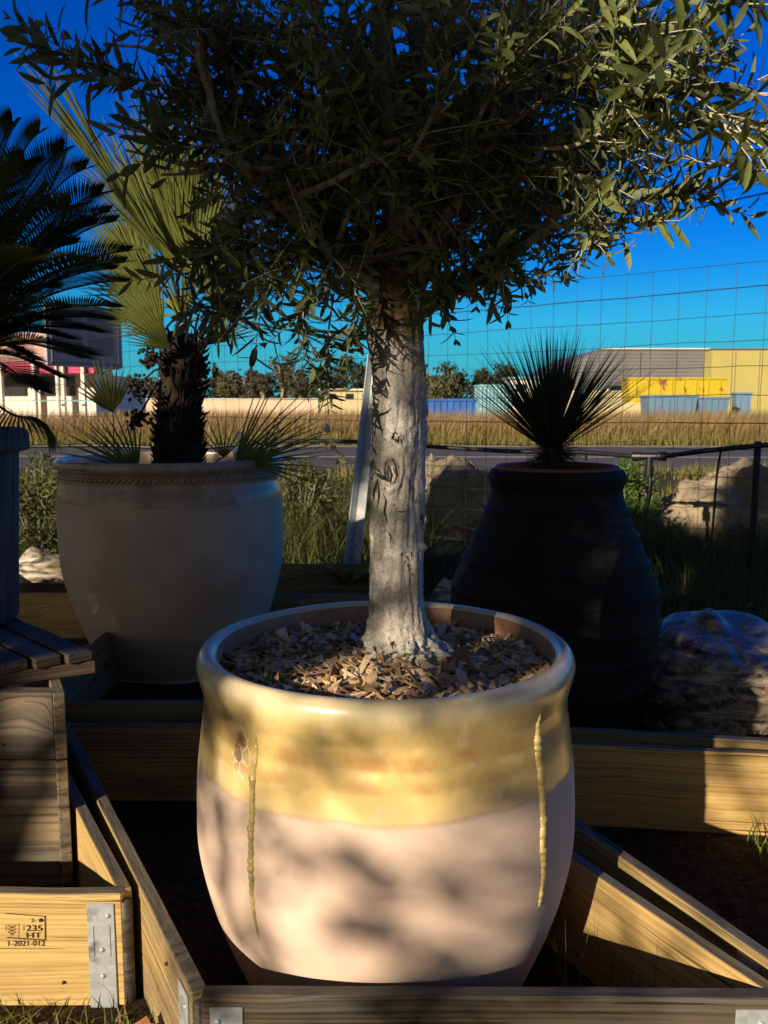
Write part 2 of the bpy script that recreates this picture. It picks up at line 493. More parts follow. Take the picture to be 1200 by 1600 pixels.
# little stones and chips in the corner turf
mb = MB()
for i in range(260):
    x, y = random.uniform(-.95, -.36), random.uniform(1.0, 1.32)
    r = random.uniform(.002, .007); bm = bmesh.new(); bmesh.ops.create_icosphere(bm, subdivisions=1, radius=r)
    vs = [Vector((q.co.x * random.uniform(.8, 1.5), q.co.y, q.co.z * .6)) + Vector((x, y, r * .3)) for q in bm.verts]
    bm.verts.index_update(); mb.add(vs, [[q.index for q in f.verts] for f in bm.faces]); bm.free()
tag(mb.build('pebbles', m_plain('pebble_stone', (.16, .13, .10), .9, .5, 40), smooth=False), 'tiny pebbles and crumbs between the corner turf blades', 'pebbles', kind='stuff')

# ================================================================== PALLET COLLARS
BH, BT = .20, .022
NAILM = N('rusty_nail').fin((.07, .045, .03), .7, Metallic=.4)
def board(parent, a, b, mat, z0=0.0, h=BH, t=BT, label=None, name='board'):
    a, b = Vector((a[0], a[1], 0)), Vector((b[0], b[1], 0))
    d = b - a; ln = d.length; ang = math.atan2(d.y, d.x)
    nx_ = 60
    bm = bmesh.new(); bmesh.ops.create_cube(bm, size=1)
    for q in bm.verts: q.co = Vector((q.co.x * ln, q.co.y * t, q.co.z * h))
    bmesh.ops.bevel(bm, geom=bm.edges[:], offset=.0018, segments=1, affect='EDGES')
    le = [e for e in bm.edges if abs(e.verts[0].co.x - e.verts[1].co.x) > ln * .5]
    bmesh.ops.subdivide_edges(bm, edges=le, cuts=nx_, use_grid_fill=False)
    sd = random.uniform(0, 50)
    for q in bm.verts:
        q.co.z += .0016 * noise.noise(Vector((q.co.x * 9 + sd, q.co.y * 30, sd))) * (1 if q.co.z > 0 else .2)
        q.co.y += .0012 * noise.noise(Vector((q.co.x * 5, sd, q.co.z * 4)))
    me = bpy.data.meshes.new(name); bm.to_mesh(me); bm.free(); me.materials.append(mat)
    o = bpy.data.objects.new(name, me); link(o, parent)
    mid = (a + b) / 2
    o.location = (mid.x, mid.y, z0 + h / 2 + .001); o.rotation_euler = (0, 0, ang)
    if label: o['label'] = label
    if name == 'board' and h > .1:
        for sx_ in (-1, 1):
            for zz_ in (-.3, .28):
                nb_ = MB(); xx = sx_ * (ln / 2 - random.uniform(.10, .14)); bolt(nb_, Vector((xx, -t / 2 - .0012, zz_ * h + random.uniform(-.01, .01))), Vector((0, -1, 0)), .0032)
                nb_.build('nail', NAILM, o, smooth=True, world=False)
    return o
def bolt(mb, c, nrm, r=.0045):
    nrm = Vector(nrm).normalized(); a = nrm.orthogonal().normalized(); b = nrm.cross(a)
    V = [Vector(c) + nrm * .0032]; 
    for (rr, hh) in ((r * .7, .0026), (r, .0008), (r * 1.02, -.0005)):
        for k in range(10): V.append(Vector(c) + nrm * hh + (a * math.cos(2 * PI * k / 10) + b * math.sin(2 * PI * k / 10)) * rr)
    F = [(0, 1 + k, 1 + (k + 1) % 10) for k in range(10)]
    for j in (0, 1): F += [(1 + j * 10 + k, 11 + j * 10 + k, 11 + j * 10 + (k + 1) % 10, 1 + j * 10 + (k + 1) % 10) for k in range(10)]
    mb.add(V, F)
def plate(parent, corner, d, nrm, z0=.0, h=.185, wd=.045, mat=None, holes=True):
    """a steel corner plate lying on a board's face: from the corner along d, facing nrm"""
    mat = mat or M['galv']
    d = Vector(d).normalized(); nrm = Vector(nrm).normalized()
    Mx = Matrix((d, nrm, Vector((0, 0, 1)))).transposed()
    mb = MB()
    c = Vector(corner) + d * (wd / 2) + nrm * .0016 + Vector((0, 0, z0 + h / 2))
    mb.bevbox(c, (wd, .0022, h), .0007, Mx)
    # pressed rectangle ridge
    for (dx, dz, sx, sz) in ((.0, .055, .026, .002), (.0, .0, .026, .002), (-.014, .0275, .002, .055), (.013, .0275, .002, .055)):
        mb.bevbox(c + d * dx + Vector((0, 0, dz)) + nrm * .0012, (max(sx, .003), .0024, max(sz, .003)), .0008, Mx)
    k = 9
    mb.tube([c + d * (wd * .5 - .036 * math.cos(a)) + Vector((0, 0, -h / 2 + .012 + .036 * math.sin(a))) + nrm * .0011 for a in [PI / 2 * i / k for i in range(k + 1)]], .0010, 5)
    o = mb.build('corner_plate', mat, parent)
    for dz in (.072, .012, -.035):
        bb = MB(); bolt(bb, c + Vector((0, 0, dz)) + nrm * .0014 + d * (.0 if dz < .05 else -.012), nrm)
        bb.build('rivet', mat, o, smooth=True)
    return o
def hinge(parent, p, z0=0.0, h=.19, r=.0105, mat=None):
    mb = MB(); x, y = p[0], p[1]
    prof = [(.0005, z0 + .004), (r, z0 + .006)]
    k = 2
    for i in range(k):
        za = z0 + .006 + (h - .012) * i / k; zb = z0 + .006 + (h - .012) * (i + 1) / k
        prof += [(r, za + .001), (r * 1.0, (za + zb) / 2), (r, zb - .001), (r * .93, zb)]
    prof += [(.0005, z0 + h - .003)]
    mb.lathe((x, y, 0), prof, 16)
    return mb.build('hinge_barrel', mat or M['oldsteel'], parent, smooth=True)
def collar(label, pts, mats, name='pallet_collar', corners=(0, 1, 2, 3), z0=0.0, blabels=None, mats_pl=None):
    """pts: four ground corners in order"""
    e = empty(name, (sum(p[0] for p in pts) / 4, sum(p[1] for p in pts) / 4, z0), 0, label, 'pallet collar', 'wooden pallet collars on the soil')
    cen = Vector((sum(p[0] for p in pts) / 4, sum(p[1] for p in pts) / 4, 0))
    bs = []
    for i in range(4):
        a = Vector((*pts[i][:2], 0)); b = Vector((*pts[(i + 1) % 4][:2], 0)); d = (b - a).normalized()
        g = .004
        o = board(e, a + d * g - cen, b - d * g - cen, mats[i], 0)
        if blabels and blabels.get(i): o['label'] = blabels[i]
        bs.append(o)
        nrm = Vector((d.y, -d.x, 0))
        if nrm.dot((a + b) / 2 - cen) < 0: nrm = -nrm
        for (c, dd, ci) in ((a, d, i), (b, -d, (i + 1) % 4)):
            if ci in corners:
                plate(e, c + dd * .016 + nrm * (BT / 2) + Vector((0, 0, z0)), dd, nrm)
    for ci in corners:
        hinge(e, pts[ci], z0)
    return e, bs

# corners read from where the board tops stand
mFL = G(312, 1548, .2); mFR = G(1215, 1552, .2)         # middle collar: front corners
dB = (G(98, 1125, .2) - mFL); dB = dB.normalized() * 1.14
mBL = mFL + dB; mBR = mFR + dB
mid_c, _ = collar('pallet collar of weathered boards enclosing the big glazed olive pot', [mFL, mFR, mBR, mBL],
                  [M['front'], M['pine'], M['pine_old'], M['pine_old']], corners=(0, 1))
lFR = G(196, 1392, .2); lFL = lFR + Vector((-.78, .0, 0)); dA = (G(103, 1215, .2) - lFR).normalized() * 1.1
left_c, lb = collar('pallet collar at left with the inked heat treatment stamp on its bright front board', [lFL, lFR, lFR + dA, lFL + dA],
                    [M['pine'], M['pine'], M['pine_old'], M['pine_old']], corners=(1,), blabels={0: 'bright yellow pine board carrying an inked stamp'})
rNear = G(1215, 1503, .2); rFar = rNear + (G(899, 1283, .2) - rNear).normalized() * .93
rBR = G(1290, 1180, .2)
right_c, _ = collar('empty pallet collar right of the olive pot, its back board half in sun', [rNear + Vector((0.75, -.12, 0)), rNear, rFar, rBR],
                    [M['pine'], M['pine_old'], M['pine'], M['pine']], corners=(1,))
bL = G(880, 1131, .2) + Vector((-.35, .03, 0)); bR = G(1330, 1175, .2) + Vector((0, .045, 0))
backr_c, _ = collar('pallet collar holding the black pot and the plastic bag of mulch', [bL, bR, bR + Vector((.1, .95, 0)), bL + Vector((.1, .95, 0))],
                    [M['pine_old']] * 4, corners=(0,))
cA = G(95, 1097, .2); cB = G(330, 1093, .2) + Vector((.55, 0, 0))
backl_c, _ = collar('dark shaded pallet collar around the foot of the beige glazed pot', [cA + Vector((-.1, 0, 0)), cB, cB + Vector((0, 1.25, 0)), cA + Vector((-.1, 1.25, 0))],
                    [M['pine_old']] * 4, corners=(1,))
fA = G(-60, 925, .2); fB = G(600, 930, .2)
far_c, _ = collar('farthest pallet collar, seen low between the beige pot and the trunk', [fA, fB, fB + Vector((0, .7, 0)), fA + Vector((0, .7, 0))],
                  [M['pine']] + [M['pine_old']] * 3, corners=(1,))

# the stamp printed on the front-left board
INK = N('black_ink').fin((.03, .02, .012), .8)
def text_mesh(s, size):
    cu = bpy.data.curves.new('lettering', 'FONT'); cu.body = s; cu.size = size; cu.extrude = .0; cu.offset = size * .006
    cu.align_x = 'LEFT'
    o = bpy.data.objects.new('lettering', cu); COL.objects.link(o)
    dg = bpy.context.evaluated_depsgraph_get(); me = bpy.data.meshes.new_from_object(o.evaluated_get(dg))
    bpy.data.objects.remove(o)
    V = [v.co.copy() for v in me.vertices]; F = [tuple(p.vertices) for p in me.polygons]
    return V, F
stampb = lb[0]
yb = lFR.y - BT / 2 - .0014
def stamp(parent):
    mb = MB()
    def pt(px, py): q = P(px, py, yb); q.y = yb; return q
    def text(s, px, py, hpx, stretch=1.0):
        o = pt(px, py); k = (pt(px, py) - pt(px, py + hpx)).z
        V, F = text_mesh(s, k * 1.38)
        mb.add([o + Vector((v.x * stretch, 0, v.y)) for v in V], F)
    def line(a, b, wpx=1.4):
        A, B = pt(*a), pt(*b); d = (B - A).normalized(); n_ = Vector((-d.z, 0, d.x)) * (wpx * 1.35 / FPX) * .5
        mb.add([A - n_, B - n_, B + n_, A + n_], [(0, 1, 2, 3)])
    line((8, 1427.5), (70, 1432), 1.1); line((70, 1431), (70.5, 1469), 1.6); line((10, 1465), (70.5, 1469), 1.6)
    line((28.5, 1443), (28.5, 1466), .8)
    text('235', 40, 1455, 9.5, 1.28); text('1', 34.5, 1454, 8, .7)
    text('HT', 40, 1465.5, 8.6, 1.45)
    text('1-2021-012', 10, 1478, 8.6, 1.02)
    text('2-', 48, 1441, 6, 1.1)
    # the wheat-ear emblem
    line((18.5, 1445), (18.5, 1463), 1.0); line((9, 1445), (9, 1454), 1.0)
    for yy in (1447, 1452, 1457):
        line((18.5, yy + 3), (12.5, yy), 1.0); line((18.5, yy + 3), (24, yy), 1.0)
        line((12.5, yy), (14.5, yy - 2.5), .8); line((24, yy), (22, yy - 2.5), .8)
    return mb.build('printed_stamp', INK, parent)
bpy.context.view_layer.update()
st = stamp(None); st.parent = stampb
Minv = (Matrix.Translation(left_c.location) @ Matrix.LocRotScale(stampb.location, stampb.rotation_euler, None)).inverted()
st.data.transform(Minv)

# nail head in the stamped board
# ================================================================== TIMBER CRATE and SLATTED TOP
cr = empty('timber_crate', (-.86, 1.80, 0), 0, 'weathered grey timber crate behind the stamped board with knotty planks', 'crate')
y0 = 1.62; xr = P(88, 1200, y0).x
ztop = P(88, 1083, y0).z; zmid = P(88, 1187, y0).z
for (za, zb, dy) in ((0.0, zmid - .004, .0), (zmid, ztop, -.003)):
    o = board(cr, (xr - .62 - cr.location.x, y0 + dy + .02 - 1.80), (xr - cr.location.x, y0 + dy + .02 - 1.80), M['grey_wood'], za, zb - za, .036)
    o2 = board(cr, (xr + .012 - cr.location.x, y0 - 1.80 + .0), (xr + .012 - .20 - cr.location.x, y0 + .42 - 1.80), M['grey_wood'], za, zb - za, .022)
sl = empty('slatted_platform', (-.95, 1.9, ztop + .005), 0, 'dark slatted platform on the grey crate carrying the grey planter', 'platform')
zc = G(155, 1018, ztop + .05)
zt = ztop + .05
c0 = G(155, 1017, zt); eb = (G(60, 976, zt) - c0).normalized(); ef = (G(0, 1038, zt) - c0).normalized()
nsl = 9
for k in range(nsl):
    off = c0 + ef * (.012 + .062 * k + .026)
    mb = MB(); ang = math.atan2(eb.y, eb.x)
    Mx = Matrix.Rotation(ang, 3, 'Z'); cc = off + eb * .36
    o = board(sl, (off.x - sl.location.x, off.y - sl.location.y), (off.x + eb.x * .7 - sl.location.x, off.y + eb.y * .7 - sl.location.y), M['slat'], zt - .02 - sl.location.z, .02, .052, name='slat')
for t_ in (.03, .62):
    a = c0 + eb * t_ ; b = a + ef * .58
    board(sl, (a.x - sl.location.x, a.y - sl.location.y), (b.x - sl.location.x, b.y - sl.location.y), M['slat'], zt - .048 - sl.location.z, .0265, .05, name='bearer')

# ================================================================== POTS
def m_glazed():
    n = N('glazed_stoneware'); c = n.co(); x, y, z = n.sep(c)
    wob = n.noise(n.map(c, (1, 1, .4)), 7, 4)
    zz = n.math('ADD', z, n.math('ADD', n.math('MULTIPLY', n.math('SUBTRACT', wob, .5), .03), n.math('MULTIPLY', n.math('SUBTRACT', n.noise(n.map(c, (1, 1, .25)), 45, 4), .5), .010)))
    gl = n.step(zz, .427, .441)                    # glazed above this height
    a = n.noise(c, 9, 5); b = n.noise(n.map(c, (1, 1, .45)), 26, 5); f = n.noise(c, 240, 3)
    bare = n.mix(n.step(a, .3, .7), (.66, .49, .41), (.72, .57, .48))
    bare = n.mix(n.math('MULTIPLY', n.step(b, .5, .75), .3), bare, (.60, .42, .34))
    pit = n.step(n.noise(c, 300, 2), .70, .75)
    low = n.math('SUBTRACT', 1.0, n.step(z, .02, .18))
    bare = n.mix(n.math('MULTIPLY', pit, n.math('ADD', .15, n.math('MULTIPLY', low, .8))), bare, (.12, .09, .07))
    bare = n.mix(n.math('MULTIPLY', low, n.math('MULTIPLY', n.step(a, .4, .7), .35)), bare, (.42, .33, .27))
    g = n.mix(n.step(a, .38, .62), (.58, .45, .19), (.82, .60, .24))
    g = n.mix(n.math('MULTIPLY', n.step(b, .5, .72), .55), g, (.84, .68, .42))
    # brown where the glaze pools under the lip, pale where it broke on the edges
    pool = n.math('MULTIPLY', n.step(zz, .500, .512), n.math('SUBTRACT', 1.0, n.step(zz, .520, .540)))
    pool2 = n.math('MULTIPLY', n.step(zz, .470, .480), n.math('SUBTRACT', 1.0, n.step(zz, .484, .500)))
    g = n.mix(n.math('MULTIPLY', n.math('ADD', pool, n.math('MULTIPLY', pool2, .6)), n.math('ADD', .3, n.math('MULTIPLY', n.step(b, .35, .65), .6))), g, (.48, .27, .10))
    lip = n.step(zz, .560, .592)
    g = n.mix(n.math('MULTIPLY', lip, .75), g, n.mix(n.step(b, .4, .65), (.68, .62, .44), (.82, .70, .46)))
    thin = n.math('SUBTRACT', 1.0, n.step(n.math('ABSOLUTE', n.math('SUBTRACT', zz, .4335)), .001, .006))
    # a spall on the left where the glaze flaked off
    ang = n.math('ARCTAN2', y, x)
    dx = n.math('SUBTRACT', ang, -2.34); dz = n.math('SUBTRACT', z, .50)
    sp = n.math('ADD', n.math('POWER', n.math('MULTIPLY', dx, 12.0), 2.0), n.math('POWER', n.math('MULTIPLY', dz, 19.0), 2.0))
    vein = n.voro(n.map(c, (1, 1, .6)), 75, feature='DISTANCE_TO_EDGE')
    spm = n.math('MULTIPLY', n.math('SUBTRACT', 1.0, n.step(sp, .5, 1.0)), n.math('SUBTRACT', 1.0, n.step(vein, .03, .09)))
    spm = n.math('MULTIPLY', spm, n.step(n.noise(c, 30, 2), .42, .5))
    core = n.math('SUBTRACT', 1.0, n.step(n.math('ADD', sp, n.math('MULTIPLY', n.noise(c, 60, 3), 1.4)), .8, .95))
    g = n.mix(n.math('MULTIPLY', core, .7), g, (.22, .12, .06))
    g = n.mix(spm, g, (.74, .62, .48))
    fade = n.math('MULTIPLY', n.math('SUBTRACT', 1.0, n.step(zz, .434, .475)), n.math('ADD', .25, n.math('MULTIPLY', n.step(b, .4, .65), .4)))
    g = n.mix(fade, g, (.80, .64, .42))
    spk = n.step(n.noise(c, 180, 3, .8), .66, .72)
    g = n.mix(n.math('MULTIPLY', spk, .35), g, (.25, .15, .06))
    col = n.mix(gl, bare, g)
    col = n.mix(n.math('MULTIPLY', thin, .22), col, (.36, .22, .13))
    rough = n.math('ADD', n.math('MULTIPLY', n.math('SUBTRACT', 1.0, gl), .45), n.math('ADD', n.math('ADD', .20, n.math('MULTIPLY', b, .12)), n.math('MULTIPLY', spm, .4)))
    h = n.math('ADD', n.math('MULTIPLY', f, .10), n.math('ADD', n.math('MULTIPLY', b, .25), n.math('MULTIPLY', gl, .5)))
    nb = n.bump(h, .30, .004)
    return n.fin(col, rough, nb, Coat_Weight=n.math('MULTIPLY', gl, .35), Coat_Roughness=.12, Specular_IOR_Level=.5)
def m_terracotta(name='terracotta', c0=(.25, .105, .055), c1=(.40, .19, .11)):
    n = N(name); c = n.co(); a = n.noise(c, 8, 5); b = n.noise(c, 90, 4)
    col = n.mix(n.step(n.math('ADD', n.math('MULTIPLY', a, .7), n.math('MULTIPLY', b, .3)), .35, .65), c0, c1)
    return n.fin(col, .75, n.bump(b, .25, .003))
POTC = P(603, 1010, 1.42); POTC.z = 0
KP = 1.0
PS = 1.0
prof = [(.0, .004), (.20, .004), (.216, .0), (.226, .012), (.252, .062), (.280, .130), (.302, .200), (.317, .275), (.3185, .340), (.316, .400), (.3105, .455), (.3070, .485),
        (.3048, .500), (.3036, .511), (.3030, .523), (.304, .538), (.3085, .555), (.3125, .571), (.3135, .585), (.309, .597), (.301, .6035), (.290, .6035), (.282, .597)]
pot = empty('glazed_pot', POTC, 0, 'huge pale clay pot with honey glazed rim holding the olive tree', 'plant pot')
mb = MB(); mb.lathe((POTC.x, POTC.y, 0), smoothprof(prof, 150), 160, .006)
# slight hammered unevenness of the wall
mb.v = [(q[0], q[1], q[2] + .0012 * noise.noise(Vector(q) * 9)) for q in mb.v]
mb.build('body', m_glazed(), pot, smooth=True)
mb = MB(); mb.lathe((POTC.x, POTC.y, 0), smoothprof([(.2818, .5968), (.2780, .584), (.2772, .558), (.279, .50), (.27, .40)], 40), 160, .006)
mb.build('inner_wall', m_terracotta('inner_clay', (.34, .17, .10), (.50, .28, .18)), pot, smooth=True)
# the two ropes of run glaze down the sides
def drip(ang0, ztop_, zbot, seed, lean=0.0, w0=.0062):
    pts = []; rad = []
    k = 150
    pp = smoothprof(prof[2:], 200)
    def rad_at(z):
        for i in range(len(pp) - 1):
            if pp[i][1] <= z <= pp[i + 1][1]:
                t = (z - pp[i][1]) / max(1e-6, pp[i + 1][1] - pp[i][1]); return pp[i][0] * (1 - t) + pp[i + 1][0] * t
        return .3
    for i in range(k + 1):
        t = i / k; z = ztop_ + (zbot - ztop_) * t
        a = ang0 + lean * t + .012 * noise.noise(Vector((t * 7, seed, 0))) + .006 * noise.noise(Vector((t * 30, seed, 0)))
        r = rad_at(z) * (1 + .006 * noise.noise(Vector((math.cos(a) * 1.2, math.sin(a) * 1.2, z * 3.0)) + Vector((5, 3, 1)))) - .0012
        pts.append((POTC.x + r * math.cos(a), POTC.y + r * math.sin(a), z))
        rad.append(w0 * (.80 + .10 * abs(math.sin(t * 50 + 9 * noise.noise(Vector((t * 6, seed, 0))))) + .7 * abs(noise.noise(Vector((t * 26, seed, 5))))) * (1 - .55 * t ** 3) * (.25 + .75 * min(1, t * 8)) * (1 if t < .97 else .5))
    mb = MB(); mb.tube(pts, rad, 10)
    return mb.build('glaze_run', M['gdrip'], pot, smooth=True)
def m_drip():
    n = N('run_glaze'); c = n.co(); b = n.noise(c, 40, 5)
    col = n.mix(n.step(b, .38, .62), (.36, .31, .11), (.62, .47, .20))
    col = n.mix(n.step(n.noise(c, 120, 3), .60, .7), col, (.72, .62, .36))
    return n.fin(col, .15, n.bump(b, .6, .006), Coat_Weight=.5)
M['gdrip'] = m_drip()
def ang_at(px, py, r=.318):
    # angle on the wall for a photo pixel
    best = None
    for i in range(2000):
        a = -PI + PI * i / 2000
        x = POTC.x + r * math.cos(a); y = POTC.y + r * math.sin(a)
        u = x / y * (CP - SP * ((py - 800) / FPX)); e = abs(600 + u * FPX - px)
        if best is None or e < best[0]: best = (e, a)
    return best[1]
drip(ang_at(388, 1200, .317), .535, .225, 1.0, .02, .0060)
drip(ang_at(850, 1200, .317), .555, .25, 4.0, .0, .0072)

# ---- wood chips (a layer nobody could count)
def chips(name, n, cx, cy, rad, zf, mat, lab, cat, holes=None, smin=.016, smax=.050, flat=.55):
    V = []; F = []; rn_ = []
    cube = np.array([(x, y, z) for x in (-.5, .5) for y in (-.5, .5) for z in (-.5, .5)], float)
    fc = np.array([(0, 1, 3), (0, 3, 2), (4, 6, 7), (4, 7, 5), (0, 4, 5), (0, 5, 1), (2, 3, 7), (2, 7, 6), (0, 2, 6), (0, 6, 4), (1, 5, 7), (1, 7, 3)])
    c = 0
    while c < n:
        a = random.uniform(0, 2 * PI); r = rad * math.sqrt(random.random())
        x, y = cx + r * math.cos(a), cy + r * math.sin(a)
        ln = random.uniform(smin, smax) * random.choice((.6, 1, 1, 1.15)); wd = ln * random.uniform(.16, .45); th = random.uniform(.0015, .0045)
        q = cube.copy(); q += rng.uniform(-.16, .16, q.shape)
        q[:, 1] *= np.where(q[:, 0] > 0, random.uniform(.25, 1), random.uniform(.6, 1.1))
        q[:, 2] += .9 * (q[:, 0] ** 2) * random.uniform(-2, 2)
        q *= np.array([ln, wd, th])
        rz, ry, rx = random.uniform(0, 2 * PI), random.gauss(0, flat * .6), random.gauss(0, flat)
        Mx = np.array(Matrix.Rotation(rz, 3, 'Z') @ Matrix.Rotation(ry, 3, 'Y') @ Matrix.Rotation(rx, 3, 'X'))
        q = q @ Mx.T + np.array([x, y, zf(x, y) + random.uniform(-.004, .008)])
        V.append(q); F.append(fc + c * 8); rn_.append(np.full(8, random.random())); c += 1
    return tag(mesh_tris(name, np.concatenate(V), np.concatenate(F), mat, rnd=np.concatenate(rn_)), lab, cat, kind='stuff')
def m_chips(name='wood_chip', dark=1.0):
    n = N(name); c = n.co(); r = n.attr()
    col = n.ramp(r, [(0, (.18, .09, .04)), (.2, (.36, .21, .11)), (.5, (.56, .40, .24)), (.8, (.70, .54, .35)), (1, (.74, .64, .50))])
    g = n.noise(c, 260, 3)
    col = n.mix(n.math('MULTIPLY', n.step(g, .45, .7), .5), col, (.10, .06, .03))
    return n.fin(col, .8, n.bump(g, .5, .002))
M['chip'] = m_chips()
TRX, TRY = P(630, 1030, 1.40).x, 1.42
def chipz(x, y):
    d = math.hypot(x - POTC.x, y - POTC.y); 
    return .560 + .014 * math.exp(-(math.hypot(x - TRX, y - TRY) / .12) ** 2) + .007 * noise.noise(Vector((x * 22, y * 22, 0)))
chips('wood_chips', 2700, POTC.x, POTC.y, .272, chipz, M['chip'], 'loose brown wood chip mulch filling the olive pot', 'wood chips')
mb = MB(); V = []; F = []
k = 40; rr = [.02 + .255 * i / 12 for i in range(13)]
for r_ in rr:
    for j in range(k):
        a = 2 * PI * j / k; x, y = POTC.x + r_ * math.cos(a), POTC.y + r_ * math.sin(a); V.append((x, y, chipz(x, y) - .012))
for i in range(12):
    for j in range(k): F.append((i * k + j, i * k + (j + 1) % k, (i + 1) * k + (j + 1) % k, (i + 1) * k + j))
V.append((POTC.x, POTC.y, .56)); 
for j in range(k): F.append((j, (j + 1) % k, len(V) - 1))
mb.add(V, F); tag(mb.build('potting_soil', m_plain('dark_potting_soil', (.035, .022, .014), .95, .5, 40, .8)), 'dark potting soil under the chips in the olive pot', 'soil', kind='stuff')

# ---- the beige glazed pot behind on the left
def m_beige():
    n = N('beige_glaze'); c = n.co(); x, y, z = n.sep(c)
    a = n.noise(c, 5, 5); b = n.noise(n.map(c, (1, 1, .3)), 20, 5)
    up = n.step(n.math('ADD', z, n.math('MULTIPLY', a, .02)), .655, .665)
    lowc = n.mix(n.step(a, .35, .65), (.56, .43, .35), (.68, .54, .44))
    col = n.mix(up, lowc, n.mix(n.step(b, .4, .65), (.40, .30, .22), (.52, .41, .30)))
    return n.fin(col, n.math('SUBTRACT', .55, n.math('MULTIPLY', up, .30)), n.bump(b, .2, .004), Coat_Weight=n.math('MULTIPLY', up, .2), Coat_Roughness=.2)
BC = P(269, 740, 3.30)
bpot = empty('glazed_pot', (BC.x, BC.y, 0), 0, 'large shaded beige pot with rope rim holding the fan palm', 'plant pot')
mb = MB()
bp = [(.0, .0), (.27, .0), (.285, .01), (.34, .14), (.385, .27), (.415, .40), (.421, .52), (.421, .60), (.418, .67), (.407, .715), (.408, .735), (.404, .745), (.407, .757), (.418, .768), (.424, .782), (.420, .796), (.408, .803), (.392, .800), (.384, .79), (.38, .70), (.36, .60)]
mb.lathe((BC.x, BC.y, 0), smoothprof(bp, 140), 128, .004); mb.build('body', m_beige(), bpot, smooth=True)
# rope moulding under the lip
mb = MB()
for i in range(120):
    a = 2 * PI * i / 120; c_ = Vector((BC.x + .412 * math.cos(a), BC.y + .412 * math.sin(a), .742)); t_ = Vector((-math.sin(a), math.cos(a), .6)).normalized()
    mb.tube([c_ - t_ * .012, c_ - t_ * .006, c_ + t_ * .006, c_ + t_ * .012], [.002, .0062, .0062, .002], 6)
mb.build('rope_moulding', bpy.data.materials['beige_glaze'], bpot, smooth=True)
mb = MB(); mb.lathe((BC.x, BC.y, 0), [(.001, .74), (.2, .745), (.385, .73)], 40); tag(mb.build('potting_soil', bpy.data.materials['dark_potting_soil']), 'dark soil in the beige pot under the fan palm', 'soil', kind='stuff')

# ---- black ribbed pot
def m_black():
    n = N('black_stoneware'); c = n.co(); a = n.noise(c, 6, 5); b = n.noise(c, 120, 3)
    col = n.mix(n.step(a, .35, .65), (.014, .013, .014), (.028, .026, .027))
    return n.fin(col, .7, n.bump(b, .25, .003), Specular_IOR_Level=.16)
KC = P(870, 725, 2.62)
kpot = empty('ribbed_pot', (KC.x + .005, KC.y, 0), 0, 'black ribbed clay pot with terracotta rim holding the spiky yucca', 'plant pot')
kp = [(0, 0), (.225, .0), (.225, .01)]
key = [(.225, .01), (.262, .08), (.292, .17), (.313, .28), (.317, .38), (.308, .46), (.280, .53), (.247, .605), (.218, .67), (.202, .72), (.197, .745), (.203, .765), (.206, .785), (.199, .802), (.186, .808)]
kk = smoothprof(key, 170)
ribs = [.17, .265, .355, .445, .53, .61, .685]
kprof = [(0, 0), (.225, 0)]
for (r_, z_) in kk:
    e = sum(.0075 * math.exp(-((z_ - q) / .0065) ** 2) for q in ribs); kprof.append((r_ + e, z_))
mb = MB(); mb.lathe((KC.x, KC.y, 0), kprof, 128, .008); mb.build('body', m_black(), kpot, smooth=True)
mb = MB(); mb.lathe((KC.x, KC.y, 0), smoothprof([(.187, .8075), (.186, .813), (.180, .817), (.172, .815), (.168, .805), (.166, .76), (.16, .70)], 60), 96, .008); mb.build('rim', m_terracotta('rim_terracotta', (.20, .07, .035), (.30, .12, .065)), kpot, smooth=True)
mb = MB(); mb.lathe((KC.x, KC.y, 0), [(.001, .79), (.1, .788), (.168, .78)], 40); tag(mb.build('potting_soil', bpy.data.materials['dark_potting_soil']), 'dark soil in the black pot under the yucca', 'soil', kind='stuff')

# ---- grey planter at left edge
def m_greyp():
    n = N('grey_fibre_planter'); c = n.co(); a = n.noise(n.map(c, (14, 14, 1.2)), 3, 4); b = n.noise(c, 50, 4)
    col = n.mix(n.step(a, .35, .65), (.060, .064, .075), (.12, .125, .14))
    return n.fin(col, .8, n.bump(a, .6, .008))
GC = P(-92, 1000, 1.98)
gp = empty('grey_planter', (GC.x, GC.y, zt), 0, 'tall grey striated planter cut by the left edge holding the cycad', 'plant pot')
z1 = P(45, 672, 1.9).z
rT = .205
mb = MB(); mb.lathe((GC.x, GC.y, 0), [(0, zt + .002), (.165, zt + .002), (.172, zt + .008), (.190, z1 - .06), (.193, z1 - .052)], 64)
mb.build('body', m_greyp(), gp, smooth=True)
mb = MB(); mb.lathe((GC.x, GC.y, 0), smoothprof([(.194, z1 - .052), (.213, z1 - .048), (.215, z1 - .03), (.214, z1 - .01), (.205, z1), (.19, z1), (.183, z1 - .02), (.18, z1 - .08)], 30), 64)
mb.build('rim', bpy.data.materials['grey_fibre_planter'], gp, smooth=True)
mb = MB(); mb.lathe((GC.x, GC.y, 0), [(.001, z1 - .03), (.182, z1 - .04)], 30); tag(mb.build('potting_soil', bpy.data.materials['dark_potting_soil']), 'dark soil in the grey planter under the cycad', 'soil', kind='stuff')

